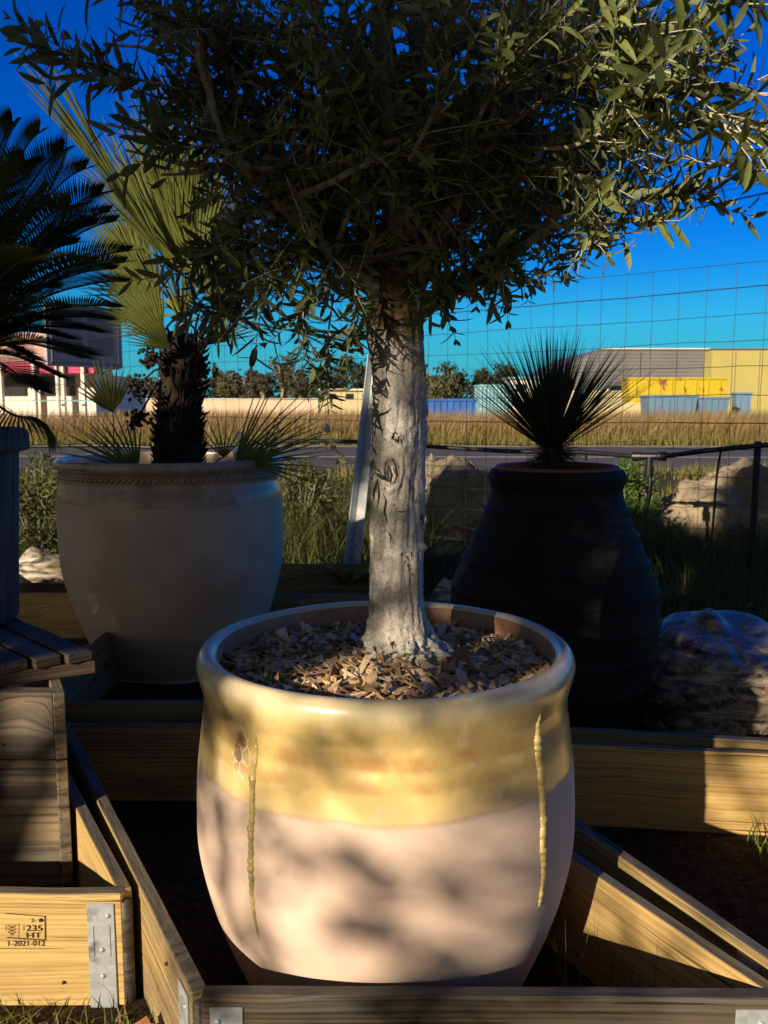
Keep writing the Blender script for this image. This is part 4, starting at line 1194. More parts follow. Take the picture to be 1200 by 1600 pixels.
fan((255, 400), (100, 170), 34, 16, -.15, -.1, (.7, -.7, .2), droop=.0, w_=.011, split=.1)
fan((300, 400), (240, 110), 40, 22, .0, -.05, (.0, -1, .1), droop=.0, w_=.016)
fan((310, 440), (330, 250), 60, 22, -.08, .0, (.1, -1, .1), droop=.0)
fan((220, 420), (150, 300), 60, 18, .1, .0, (.1, -1, .1), droop=.02)
for (hx, hy_, tx, ty, dd) in ((240, 430, 130, 330, .25), (230, 460, 120, 400, .3), (250, 470, 170, 360, .0), (300, 400, 300, 240, .3), (330, 430, 400, 290, .25), (340, 460, 450, 380, .2), (270, 400, 200, 230, .3), (320, 400, 380, 260, .0), (255, 480, 160, 470, .25), (300, 450, 350, 330, -.05)):
    fan((hx, hy_), (tx, ty), random.uniform(55, 85), 18, dd, dd * .2, (random.uniform(-.3, .3), -1, random.uniform(-.1, .4)), droop=.02, w_=.012, split=.12)
fan((265, 545), (190, 480), 70, 14, -.14, -.08, (.1, -1, -.1), w_=.008, stiff=.1)
fan((320, 540), (430, 430), 60, 14, .1, .0, (.1, -1, -.1), w_=.008, stiff=.1)
def m_flower(): return N('dry_flower_cluster').fin((.030, .018, .012), .9)
MF = m_flower()
for (a, b, s_) in ((212, 605, 22), (215, 655, 15), (312, 575, 18), (235, 560, 16)):
    mb = MB(); c_ = P(a, b, PY - .12); st_ = P(270, 570, PY)
    mb.tube([st_, st_.lerp(c_, .5) + Vector((0, 0, .02)), c_], .004, 5)
    for i in range(90):
        q = c_ + Vector((random.gauss(0, s_ * .0011), random.gauss(0, s_ * .0008), random.gauss(0, s_ * .0011)))
        bm = bmesh.new(); bmesh.ops.create_icosphere(bm, subdivisions=1, radius=random.uniform(.005, .009)); bm.verts.index_update()
        mb.add([x.co + q for x in bm.verts], [[x.index for x in f.verts] for f in bm.faces]); bm.free()
    mb.build('flower_cluster', MF, palm)

# ================================================================== CYCAD
cyc = empty('cycad', (GC.x, GC.y, z1 - .03), 0, 'dark feathery cycad overhanging from the grey planter at left', 'cycad')
mb = MB(); ctop = Vector((GC.x, GC.y, z1 + .13))
mb.tube([(GC.x, GC.y, z1 - .04), (GC.x, GC.y, z1 + .05), ctop], [.075, .09, .06], 14)
for i in range(260):
    a = random.uniform(0, 2 * PI); z_ = random.uniform(z1 - .02, z1 + .12); d = Vector((math.cos(a), math.sin(a), 0)); q = Vector((GC.x, GC.y, z_)) + d * .078
    mb.tube([q, q + d * .02 + Vector((0, 0, .012))], [.009, .002], 4)
mb.build('trunk', bpy.data.materials['shaggy_trunk_fibre'], cyc)
def frond(pts, ll=.11, nl=68, curl=.03, label=None, flat=.25, w_=.0052, hang=0.0):
    c_ = curve3(pts, 12); k = len(c_)
    mb = MB(); mb.tube(c_, [.0042 * (1 - .8 * i / (k - 1)) for i in range(k)], 6)
    for j in range(nl):
        t = .10 + .89 * j / nl; i = min(k - 2, int(t * (k - 1))); f_ = t * (k - 1) - i; q = c_[i].lerp(c_[i + 1], f_); d = (c_[i + 1] - c_[i]).normalized()
        up = Vector((0, 0, 1)); s = d.cross(up)
        if s.length < .05: s = Vector((1, 0, 0))
        s.normalize(); upn = s.cross(d)
        lnn = ll * math.sin(PI * min(1, .12 + .86 * t)) ** .55 * random.uniform(.92, 1.05)
        for sg in (-1, 1):
            ld = (s * sg + d * (.45 + .5 * t) + upn * flat + Vector((0, 0, -hang))).normalized()
            p0 = q; p1 = q + ld * lnn * .5; p2 = q + ld * lnn + Vector((0, 0, -curl * lnn)) + upn * -.02 * lnn
            ww = d * w_ * .5
            mb.add([p0 - ww * .6, p0 + ww * .6, p1 - ww, p1 + ww, p2], [(0, 1, 3, 2), (2, 3, 4)])
    o = mb.build('frond', M['cycad_leaf'], cyc)
    a = o.data.attributes.new('rnd', 'FLOAT', 'POINT'); a.data.foreach_set('value', np.full(len(o.data.vertices), random.random(), np.float32))
    if label: o['label'] = label
CY = GC.y
def PP(px, py, dy=0): return P(px, py, CY + dy)
F_ = []
for (tx, ty, dd) in ((195, 410, -.3), (172, 330, -.05), (150, 350, .0), (120, 380, .05), (175, 500, .05), (110, 530, .0), (145, 555, -.05), (50, 340, .15), (80, 500, -.3), (50, 560, .1), (20, 190, 0), (62, 205, .1), (100, 232, -.1), (135, 262, .1), (160, 300, -.2), (182, 345, .05), (203, 392, -.1), (200, 440, .15), (186, 480, -.2), (160, 520, .0),
                     (128, 560, -.2), (95, 590, .1), (60, 610, -.15), (-30, 170, .1), (-90, 190, 0), (-200, 300, 0), (-260, 420, .1), (40, 250, -.35), (110, 320, -.35), (150, 410, -.35), (110, 480, -.4),
                     (70, 300, .3), (140, 350, .3), (180, 420, .3), (0, 260, -.2), (60, 400, -.45), (90, 450, .3), (20, 330, .35)):
    bx, by = -75, 560
    mx_, my_ = bx + (tx - bx) * .55, by + (ty - by) * .62 - 24
    F_.append(((bx + (tx - bx) * .25, by + (ty - by) * .32 - 14, dd * .35), (mx_, my_, dd * .75), (bx + (tx - bx) * .82, by + (ty - by) * .88 - 12, dd * .95), (tx, ty, dd)))
for f_ in F_:
    frond([ctop] + [PP(a, b, c_) for (a, b, c_) in f_], ll=random.uniform(.095, .125))
frond([ctop, PP(-40, 610, -.2), PP(20, 648, -.28), PP(60, 655, -.28), PP(88, 690, -.26)], ll=.085, nl=44, curl=.3, flat=-.1, hang=.3, label='low arching sunlit frond hanging over the planter')
frond([PP(60, 330, .15), PP(85, 280, .15), PP(100, 245, .15), PP(105, 205, .15)], ll=.06, nl=20, curl=-.05, flat=.3, w_=.006, label='young upright pale yellow frond')

# ================================================================== YUCCA
yuc = empty('yucca', (KC.x, KC.y, .78), 0, 'spiky blue green yucca rosette in the black ribbed pot', 'yucca')
yc = P(862, 695, 2.62)
V = []; F = []; rv = []
def blade_leaf(b, d, ln, w_, V, F, rv, r, bend=.0):
    s = d.cross(Vector((0, 0, 1))); s = s.normalized() if s.length > .02 else Vector((1, 0, 0))
    s = (s + Vector((0, random.gauss(0, .6), 0))).normalized(); nn = s.cross(d).normalized()
    k0 = len(V); K = 5
    for k in range(K + 1):
        t = k / K; ww = w_ * .5 * ((.75 + .5 * t) if t < .4 else (1 - ((t - .4) / .6) ** 1.5)); ww = max(ww, .0003)
        c_ = b + d * ln * t - Vector((0, 0, bend * ln * t * t)); V += [tuple(c_ - s * ww), tuple(c_ - nn * ww * .5), tuple(c_ + s * ww)]
        rv += [r] * 3
    for k in range(K):
        a = k0 + 3 * k; F += [(a, a + 1, a + 4, a + 3), (a + 1, a + 2, a + 5, a + 4)]
for i in range(300):
    el = 90 - 54 * (i / 300) ** .55; az = i * 2.39996 + random.gauss(0, .1)
    el = R(el + random.gauss(0, 3)); d = Vector((math.cos(el) * math.cos(az), math.cos(el) * math.sin(az), math.sin(el)))
    ln = random.uniform(.27, .37) * (1.0 + .12 * (i / 300)); blade_leaf(yc + d * .01 + Vector((0, 0, -.03 * i / 300)), d, ln, random.uniform(.0055, .008), V, F, rv, random.random(), random.uniform(0, .06))
for (tx, ty) in ((752, 562), (1030, 574), (1012, 560), (770, 560), (990, 560), (1000, 605), (985, 585), (962, 556), (940, 546), (1018, 592), (975, 570), (768, 592), (790, 558), (760, 576), (785, 580), (950, 570)):
    q = P(tx, ty, 2.55); d = q - yc; blade_leaf(yc, d.normalized(), d.length, .007, V, F, rv, random.random(), .0)
mesh_tris('rosette', V, F, M['yucca_leaf'], yuc, rnd=rv)
V = []; F = []; rv = []
for i in range(260):
    el = R(random.uniform(-38, 22)); az = random.uniform(0, 2 * PI); d = Vector((math.cos(el) * math.cos(az), math.cos(el) * math.sin(az), math.sin(el)))
    blade_leaf(yc + Vector((0, 0, random.uniform(-.05, -.0))), d, random.uniform(.06, .125), .006, V, F, rv, random.random(), .1)
mesh_tris('dead_leaf_skirt', V, F, M['dead_leaf'], yuc, rnd=rv)
mb = MB(); mb.tube([yc + Vector((0, 0, .01)), yc + Vector((0, 0, -.10))], [.02, .035], 10); mb.build('stem', M['dead_leaf'], yuc)

# ================================================================== WIRE FENCE, PIPE
FR = P(1165, 600, 4.7); FL = P(675, 600, 5.9)
fd = Vector((FL.x - FR.x, FL.y - FR.y, 0)).normalized()
fo = Vector((FR.x, FR.y, 0))
def fp(s, z): return fo + fd * s + Vector((0, 0, z))     # s metres to the left of the right-hand reference
fence = empty('wire_fence', fo + fd * 2, 0, 'tall square mesh wire fence crossing behind the pots', 'fence')
zs = [.06, .18, .31, .45, .60, .75, .90, 1.05, 1.20, 1.34, 1.48, 1.62, 1.75]
wire = N('fence_wire').fin((.06, .062, .066), .5, Metallic=.6)
S0, S1 = -1.6, 9.0
def sagz(s, z, i): return z + .010 * noise.noise(Vector((s * 1.1, i * 3.1, 0))) + .006 * noise.noise(Vector((s * 5, i * 7.7, 0))) - .02 * math.sin((s % 4.2) / 4.2 * PI) * (z / 1.75)
wmb = MB()
for i, z_ in enumerate(zs):
    r = .0028 if i in (0, 6, 11) else .0017
    pts = [fp(S0 + (S1 - S0) * j / 110, 0) for j in range(111)]
    for j, q in enumerate(pts):
        s_ = S0 + (S1 - S0) * j / 110; q.z = sagz(s_, z_, i); q += Vector((0, .012 * noise.noise(Vector((s_ * 2, i, 9))), 0))
    wmb.tube(pts, r if i else .0016, 4, cap=False)
s_ = S0; j = 0
while s_ < S1:
    pts = []
    for i, z_ in enumerate(zs):
        q = fp(s_ + .008 * noise.noise(Vector((j * 5.3, i * 2.1, 0))), 0); q.z = sagz(s_, z_, i); pts.append(q)
    wmb.tube(pts, .0014, 4, cap=False)
    s_ += .152; j += 1
wmb.build('wire_mesh', wire, fence)
def post(s_, h, kind):
    mb = MB(); b = fp(s_, 0) + Vector((0, .03, 0))
    if kind == 'black':
        mb.tube([b, b + Vector((.0, 0, h))], .019, 10); return mb.build('post', N('black_post').fin((.012, .012, .013), .5), fence, smooth=True, autosmooth=R(40))
    ln = Vector((0, 0, 1)); M3 = Matrix.Rotation(R(20), 3, 'Z')
    mb.box(b + Vector((0, 0, h / 2)), (.045, .005, h), M3); mb.box(b + M3 @ Vector((-.0225, -.0235, 0)) + Vector((0, 0, h / 2)), (.005, .042, h), M3)
    return mb.build('post', M['galv'], fence)
post(-.09, P(1184, 690, 4.65).z, 'black')
sp_ = min((i * .02 for i in range(500)), key=lambda q: abs(fp(q, 0).x / fp(q, 0).y - P(277, 640, 1).x))
post(sp_, 1.6, 'galv')
# leaning galvanised brace behind the olive trunk
a, b = P(549, 925, 4.55), P(590, 560, 5.5); a.z = max(a.z - .15, -.05)
ax = (b - a).normalized(); u_ = ax.cross(Vector((0, 1, 0))).normalized(); v_ = ax.cross(u_)
mb = MB(); Mx = Matrix((u_, v_, ax)).transposed() @ Matrix.Rotation(R(-35), 3, 'Z')
mb.box((a + b) / 2, (.062, .006, (b - a).length), Mx); mb.box((a + b) / 2 + Mx @ Vector((.034, .028, 0)), (.006, .062, (b - a).length), Mx)
o = mb.build('brace', m_plain('pale_zinc', (.50, .54, .56), .45, .15, 12, .05, Metallic=.25), fence); o['label'] = 'pale leaning steel brace left of the olive trunk'

pipe = empty('irrigation_pipe', P(1015, 712, 4.6), 0, 'black irrigation pipe hung along the wire fence', 'pipe')
BLK = N('black_polyethylene').fin((.012, .012, .013), .42)
pts = [P(20, 698, 6.6), P(160, 696, 6.4), P(300, 700, 6.3), P(420, 690, 6.1), P(560, 690, 5.75), P(680, 698, 5.6), P(800, 705, 5.3), P(900, 706, 5.05), P(1015, 713, 4.72), P(1110, 703, 4.55), P(1230, 693, 4.4), P(1400, 690, 4.2)]
pts = [q + Vector((0, -.02, 0)) for q in pts]
mb = MB(); mb.tube(curve3(pts, 8), .0135, 10); mb.build('pipe', BLK, pipe, smooth=True)
mb = MB(); t0 = P(1015, 713, 4.70); dx = (P(1030, 713, 4.68) - t0).normalized()
mb.tube([t0 - dx * .085, t0 + dx * .085], .020, 12); mb.tube([t0 - dx * .09, t0 - dx * .045], .025, 12); mb.tube([t0 + dx * .045, t0 + dx * .09], .025, 12)
mb.tube([t0, t0 + Vector((0, 0, -.10))], .020, 12); mb.tube([t0 + Vector((0, 0, -.055)), t0 + Vector((0, 0, -.11))], .026, 12)
mb.build('tee_fitting', BLK, pipe, smooth=True, autosmooth=R(40))
mb = MB(); mb.tube(curve3([P(1016, 740, 4.7), P(1014, 775, 4.68), P(1005, 815, 4.66), P(998, 850, 4.64), P(985, 960, 4.62)], 6), .013, 8); mb.build('down_pipe', BLK, pipe, smooth=True)
mb = MB(); mb.tube(curve3([P(1127, 702, 4.52), P(1120, 745, 4.5), P(1112, 840, 4.48), P(1096, 960, 4.46)], 6), .0065, 6); mb.build('feed_tube', BLK, pipe, smooth=True)
mb = MB(); c_ = P(916, 706, 5.0); mb.tube([c_, c_ + Vector((0, 0, -.05))], .008, 6); mb.build('dripper', BLK, pipe); mb = MB(); c_ = P(375, 682, 6.0); mb.bevbox(c_ + Vector((0, -.03, 0)), (.05, .04, .07), .008); mb.build('clip', BLK, pipe)

# ================================================================== BOULDERS
def m_rock():
    n = N('limestone'); c = n.co(); a = n.noise(c, 3, 6, .65); b = n.noise(c, 18, 6, .7); cr_ = n.voro(c, 3, feature='DISTANCE_TO_EDGE')
    col = n.mix(n.step(a, .35, .65), (.23, .185, .135), (.41, .345, .26)); col = n.mix(n.step(b, .52, .7), col, (.22, .16, .10))
    return n.fin(col, .95, n.bump(n.math('ADD', a, n.math('MULTIPLY', b, .6)), .9, .06))
M['rock'] = m_rock()
def rock(label, c, dims, seed):
    bm = bmesh.new(); bmesh.ops.create_icosphere(bm, subdivisions=6, radius=1)
    for q in bm.verts:
        p_ = q.co.copy(); s_ = Vector((seed, seed * 2, 1)); bx_ = (abs(p_.x) ** 4 + abs(p_.y) ** 4 + abs(p_.z) ** 4) ** .25; p_ = p_ * (.45 + .55 / bx_)
        r = 1 + .24 * noise.noise(p_ * 1.1 + s_) + .15 * noise.noise(p_ * 2.6 + s_) + .07 * noise.fractal(p_ * 5 + s_, .8, 2, 4)
        cell = noise.voronoi(p_ * 1.7 + s_)[0]; r -= .22 * max(0, .30 - (cell[1] - cell[0])); c2 = noise.voronoi(p_ * 4.5 + s_)[0]; r -= .08 * max(0, .3 - (c2[1] - c2[0])); r += .02 * noise.fractal(p_ * 16 + s_, .7, 2, 4)
        q.co = Vector((p_.x * r * dims[0], p_.y * r * dims[1], max(-.1, p_.z * r * dims[2])))
    me = bpy.data.meshes.new('boulder'); bm.to_mesh(me); bm.free(); me.materials.append(M['rock'])
    for p_ in me.polygons: p_.use_smooth = True
    o = bpy.data.objects.new('boulder', me); link(o); o.location = c; return tag(o, label, 'boulder')
rock('big limestone boulder between the trunk and the black pot', (P(745, 800, 6.7).x, 6.7, 0), (.44, .42, .50), 3)
rock('tan limestone boulder with dappled sun at the right edge', (P(1165, 800, 6.0).x, 6.1, 0), (.66, .45, .56), 9)
rock('low pale stone just behind the trunk beside the big boulder', (P(675, 730, 7.4).x, 7.4, 0), (.25, .3, .52), 14)

# ================================================================== SHRUBS
def leafcloud(n, c, rad, size, asp=.45, shape=None, up=.2, clump=0):
    V_, r_ = [], []
    cl_ = [Vector((random.gauss(0, .45), random.gauss(0, .45), random.gauss(0, .45))) for _ in range(clump)] if clump else None
    while len(V_) < n:
        if cl_:
            b = random.choice(cl_); q = b + Vector((random.gauss(0, .16), random.gauss(0, .16), random.gauss(0, .16)))
        else:
            q = Vector((random.uniform(-1, 1), random.uniform(-1, 1), random.uniform(-1, 1)))
        if q.length > 1: continue
        if shape and not shape(q): continue
        q = Vector((q.x * rad[0], q.y * rad[1], q.z * rad[2])) + Vector(c)
        d = Vector((random.gauss(0, 1), random.gauss(0, 1), random.gauss(up, .8))).normalized(); s_ = size * random.uniform(.6, 1.3)
        add_leaf(q, d, Vector((random.gauss(0, 1), random.gauss(0, 1), random.gauss(0, 1))), s_, s_ * asp, V_, r_, random.random())
    return V_, r_
def leafmesh(name, V_, r_, mat, parent):
    LV = np.array(V_); F = (LF[None] + (np.arange(len(LV)) * 11)[:, None, None]).reshape(-1, 3)
    return mesh_tris(name, LV.reshape(-1, 3), F, mat, parent, rnd=np.repeat(np.array(r_), 11))
M['shrub'] = m_leaf('bright_shrub_leaf', (.06, .12, .02), (.15, .23, .04), (.10, .16, .04), .5, .35, (.25, .35, .05))
M['shrub2'] = m_leaf('dull_shrub_leaf', (.05, .07, .018), (.13, .14, .035), (.10, .11, .05), .5, .3, (.25, .25, .05))
def shrub(label, c, rad, n, size, mat, name='shrub'):
    e = empty(name, (c[0], c[1], 0), 0, label, 'shrub')
    V_, r_ = leafcloud(n, c, rad, size, .35, up=.6, clump=26); leafmesh('leaves', V_, r_, mat, e)
    mb = MB()
    for i in range(16):
        q = Vector(c) + Vector((random.uniform(-.7, .7) * rad[0], random.uniform(-.7, .7) * rad[1], random.uniform(.2, .8) * rad[2])); mb.tube([(c[0] + random.gauss(0, .03), c[1], 0), Vector((c[0], c[1], 0)).lerp(q, .5), q], [.006, .004, .002], 4)
    mb.build('stems', M['branch'], e)
shrub('bright green shrub between the black pot and the right boulder', (P(990, 800, 5.6).x, 5.6, .34), (.20, .3, .34), 2600, .04, M['shrub'])
shrub('yellowish shrub left of the beige pot near the left edge', (P(60, 800, 5.4).x, 5.4, .34), (.30, .35, .36), 2600, .04, M['shrub2'])
shrub('leafy shrub behind the right side of the beige pot', (P(470, 800, 6.2).x, 6.3, .26), (.35, .35, .34), 2600, .045, M['shrub2'])

# broad weed leaves by the brace foot
wd_ = empty('weed', P(545, 905, 4.3), 0, 'broad leaved green weed at the foot of the steel brace', 'weed')
V_, r_ = [], []
for i in range(16):
    a = random.uniform(0, 2 * PI); add_leaf(P(543, 925, 4.3), Vector((math.cos(a) * .6, math.sin(a) * .6, random.uniform(.6, 1.4))).normalized(), Vector((0, 0, 1)), random.uniform(.14, .26), .035, V_, r_, random.random(), .2, .3)
leafmesh('leaves', V_, r_, M['shrub'], wd_)

# ================================================================== PLASTIC BAG OF MULCH
def m_film(name='clear_film', op=.34):
    n = N(name); c = n.co(); a = n.noise(n.map(c, (1, 1, 3.5), rot=(.3, .5, .2)), 7, 6, .65, 1.6); b = n.noise(c, 30, 4, .6, 1.0)
    h = n.math('ADD', a, n.math('MULTIPLY', b, .35)); nb = n.bump(h, .35, .02)
    tr = n.new('ShaderNodeBsdfTransparent'); gl = n.new('ShaderNodeBsdfGlossy'); gl.inputs['Roughness'].default_value = .25; n.l.new(nb, gl.inputs['Normal']); gl.inputs[0].default_value = (.45, .42, .38, 1)
    df = n.new('ShaderNodeBsdfDiffuse'); df.inputs[0].default_value = (.75, .66, .54, 1); n.l.new(nb, df.inputs['Normal'])
    fr = n.new('ShaderNodeFresnel'); fr.inputs[0].default_value = 1.5; n.l.new(nb, fr.inputs['Normal'])
    m1 = n.new('ShaderNodeMixShader'); m1.inputs[0].default_value = op
    n.set(m1.inputs[0], n.math('MULTIPLY', n.step(a, .35, .7), op * 1.6)); n.l.new(tr.outputs[0], m1.inputs[1]); n.l.new(df.outputs[0], m1.inputs[2])
    m2 = n.new('ShaderNodeMixShader'); n.set(m2.inputs[0], n.math('MULTIPLY', fr.outputs[0], .55, clamp=True)); n.l.new(m1.outputs[0], m2.inputs[1]); n.l.new(gl.outputs[0], m2.inputs[2])
    n.l.new(m2.outputs[0], n.out.inputs[0]); return n.m
M['film'] = m_film()
bag = empty('plastic_bag', (P(1150, 1100, 2.55).x, 2.6, 0), 0, 'clear plastic bag of bark mulch slumped beside the black pot', 'bag')
# heights of the mound read off its outline
def bagz(x, y):
    cx, cy = P(1165, 1050, 2.6).x, 2.62
    q = ((x - cx) / .36) ** 2 + ((y - cy) / .27) ** 2
    return max(0, .40 * max(0, 1 - q ** 1.5) ** .45)
def mound(scale, dz, amp, fr_, nn=90, extra=None):
    V = []; F = []
    cx, cy = P(1165, 1050, 2.6).x, 2.62
    for i in range(nn + 1):
        rr_ = i / nn
        for k in range(120):
            a = 2 * PI * k / 120; x = cx + .36 * scale * rr_ * math.cos(a); y = cy + .27 * scale * rr_ * math.sin(a)
            z_ = .40 * scale * max(0, 1 - rr_ ** 3) ** .5 + dz
            z_ *= .82 + .25 * math.cos(a - 2.2) * rr_
            nz_ = amp * noise.fractal(Vector((x * fr_, y * fr_ * .7, z_ * fr_)), .8, 2, 4); V.append(Vector((x + nz_ * math.cos(a), y + nz_ * math.sin(a), max(.005, z_ + nz_)))) 
    for i in range(nn):
        for k in range(120): F.append((i * 120 + k, i * 120 + (k + 1) % 120, (i + 1) * 120 + (k + 1) % 120, (i + 1) * 120 + k))
    return V, F
mb = MB(); mb.add(*mound(.88, -.075, .02, 14))
def m_mulch():
    n = N('bark_mulch'); c = n.co(); v = n.voro(c, 60, out='Color'); r = n.sep(v)[0]; b = n.noise(c, 120, 4); e_ = n.voro(c, 60, feature='DISTANCE_TO_EDGE')
    col = n.ramp(r, [(0, (.03, .016, .009)), (.5, (.10, .05, .026)), (.8, (.20, .11, .06)), (1, (.34, .24, .15))]); col = n.mix(n.math('SUBTRACT', 1.0, n.step(e_, 0, .1)), col, (.01, .006, .004))
    return n.fin(col, .8, n.bump(n.math('ADD', n.step(e_, 0, .2), b), .9, .008))
mb.build('mulch', m_mulch(), bag, smooth=True)
mb = MB(); Vf, Ff = mound(1.0, .0, .012, 3)
Vf2 = []
for q in Vf:
    # pleats running to the tied corner at the top
    ap = P(1112, 940, 2.62); d = q - Vector((ap.x, ap.y, q.z)); ang = math.atan2(d.y, d.x); rr_ = d.length
    wq = Vector((ang * 2.2 + .6 * noise.noise(q * 3), rr_ * 4, 2.0)); cre = abs(noise.noise(wq)) ** .6; cre2 = abs(noise.noise(q * 7 + Vector((3, 3, 3)))) ** .6
    q = q + Vector((0, 0, .030 * cre * min(1, rr_ * 5) + .014 * cre2 - .02))
    q = q + Vector((0, 0, .000 * math.sin(ang * 11 + 2 * noise.noise(q * 6)) * min(1, rr_ * 6) + .05 * math.exp(-(rr_ / .05) ** 2) + .002 * math.sin(q.x * 40 + 8 * noise.noise(q * 5))))
    Vf2.append(q)
mb.add(Vf2, Ff); mb.build('film', M['film'], bag, smooth=True)

def sheet(label, c, w_, h_, seed, name='plastic_sheet'):
    mb = MB(); n_ = 40; V = []; F = []
    for j in range(n_ + 1):
        for i in range(n_ + 1):
            u, v = i / n_ - .5, j / n_ - .5
            z_ = h_ * (max(0, 1 - (2 * u) ** 2) * max(0, 1 - (2 * v) ** 2)) * (.8 + .35 * noise.noise(Vector((u * 3, v * 3, seed)))) + .005 * noise.ridged_multi_fractal(Vector((u * 1.6, v * 1.6, seed)), 1, 2, 2, 1, 2)
            V.append((c[0] + u * w_, c[1] + v * w_ * .8, c[2] + z_))
    for j in range(n_):
        for i in range(n_): F.append((j * (n_ + 1) + i, j * (n_ + 1) + i + 1, (j + 1) * (n_ + 1) + i + 1, (j + 1) * (n_ + 1) + i))
    mb.add(V, F); return tag(mb.build(name, M['film2'], smooth=True), label, 'plastic sheet')
M['film2'] = m_film('milky_film', .6)
q = P(60, 925, 4.2); sheet('crumpled pale plastic sheet left of the beige pot', (q.x, 4.25, .14), .36, .17, 2)
q = P(697, 935, 3.7); sheet('scrap of pale plastic peeking out right of the trunk foot', (q.x, 3.7, .13), .16, .13, 6)

# ---- dry leaf in front of the stamped collar
mb = MB(); c_ = P(222, 1585, 1.19); V = []; 
out = [(0, 0), (.014, .010), (.010, .022), (.026, .024), (.028, .040), (.040, .036), (.046, .052), (.036, .062), (.026, .058), (.020, .070), (.008, .060), (-.004, .064), (-.004, .048), (-.018, .046), (-.010, .032), (-.020, .022), (-.006, .014)]
cc_ = Vector((.012, .036)); V = [(cc_.x, cc_.y)] + out
f2 = []
for k in range(1, len(out) + 1): f2.append((0, k, k % len(out) + 1))
def lift(x, y): return .02 + .010 * math.sin(x * 90) + 5.5 * (x - .012) ** 2 + .35 * y
V3 = [Vector((c_.x - .03 + x * 1.25, c_.y + .0 + y * .55, lift(x, y) * 1.15)) for x, y in V]
mb.add(V3, f2); o = mb.build('fallen_leaf', m_plain('dry_brown_leaf', (.30, .12, .045), .6, .35, 60, .4)); tag(o, 'curled dry brown leaf lying by the hinge of the left collar', 'leaf')

# ================================================================== DISTANT BUILDINGS AND THINGS
def slab(parent, name, x0, y0, x1, y1, Y, depth, mat, label=None, zb=None, mbx=None):
    """box whose front face fills the photo rectangle at distance Y, depth metres deep"""
    a, b = P(x0, y0, Y), P(x1, y1, Y); zlo = zb if zb is not None else b.z
    mb = mbx or MB(); mb.box(((a.x + b.x) / 2, Y + depth / 2, (a.z + zlo) / 2), (b.x - a.x, depth, a.z - zlo))
    if mbx: return None
    o = mb.build(name, mat, parent)
    if label: o['label'] = label
    return o
def m_clad():
    n = N('grey_cladding'); c = n.co(); x, y, z = n.sep(c)
    wv = n.math('SINE', n.math('MULTIPLY', z, 18.0)); a = n.noise(c, .4, 4)
    col = n.mix(n.step(a, .3, .7), (.145, .15, .165), (.17, .175, .19)); col = n.mix(n.math('MULTIPLY', n.step(wv, -.2, .8), .25), col, (.09, .09, .10))
    return n.fin(col, .5, n.bump(wv, .5, .05))
M['clad'] = m_clad(); M['cream'] = m_plain('cream_render', (.50, .44, .26), .85, .08, .5, .05); M['yel'] = m_plain('pale_yellow_render', (.40, .36, .12), .85, .05, .3, .03); M['white'] = m_plain('white_paint', (.72, .70, .64), .6, .08, 1, .05)
wh = empty('warehouse', (P(1050, 640, 92).x, 92, 0), 0, 'long warehouse with grey cladding and pale yellow right wing beyond the field', 'building')
# grey upper storey: front wall with the left end cut on a slope
Y = 88.0; mb = MB()
pf = [P(938, 545, Y), P(1113, 545, Y), P(1113, 617, Y), P(845, 617, Y), P(880, 575, Y)]
k = len(pf); mb.add(pf + [q + Vector((0, 22, 0)) for q in pf], [tuple(range(k))[::-1], tuple(range(k, 2 * k))] + [(i, (i + 1) % k, k + (i + 1) % k, k + i) for i in range(k)])
mb.build('cladding', M['clad'], wh)
slab(wh, 'lower_wall', 846, 617.5, 1113, 632, Y + .3, 21, M['cream'], zb=0)
slab(wh, 'wing_wall', 1113.5, 546, 1290, 632, Y - 2, 26, M['yel'], zb=0, label='pale yellow wing wall')
slab(wh, 'wing_parapet', 1113, 544, 1291, 546, Y - 2.2, 26.4, M['clad'])
for px_ in (1000, 1056): mb = MB(); q = P(px_, 545, Y); mb.tube([(q.x, Y - .12, 0), (q.x, Y - .12, q.z - .3)], .07, 6); mb.build('downpipe', M['clad'], wh)
for px_ in (1150, 1188): mb = MB(); q = P(px_, 548, Y - 2); mb.box((q.x, Y - 2.02, q.z / 2), (.05, .05, q.z)); mb.build('panel_joint', M['clad'], wh)
slab(wh, 'gutter', 938, 544, 1112, 545.5, Y - .25, .3, M['white'])
for i, px_ in enumerate((946, 1020, 1102)): mb = MB(); q = P(px_, 611, Y); mb.box((q.x, Y - .15, q.z), (.5, .3, .4)); mb.build('wall_lamp', M['white'], wh)
slab(wh, 'entrance', 955, 603, 988, 617, Y - 1.2, 1.0, m_plain('dark_glass', (.02, .022, .03), .2, .2, 1))
bw = empty('boundary_wall', (P(930, 640, 70).x, 70, 0), 0, 'low cream wall running in front of the warehouse', 'wall')
slab(bw, 'wall', 820, 612, 1005, 640, 70, .4, M['cream'], zb=0)
slab(bw, 'coping', 819, 610.5, 1006, 612, 69.9, .6, M['white'])
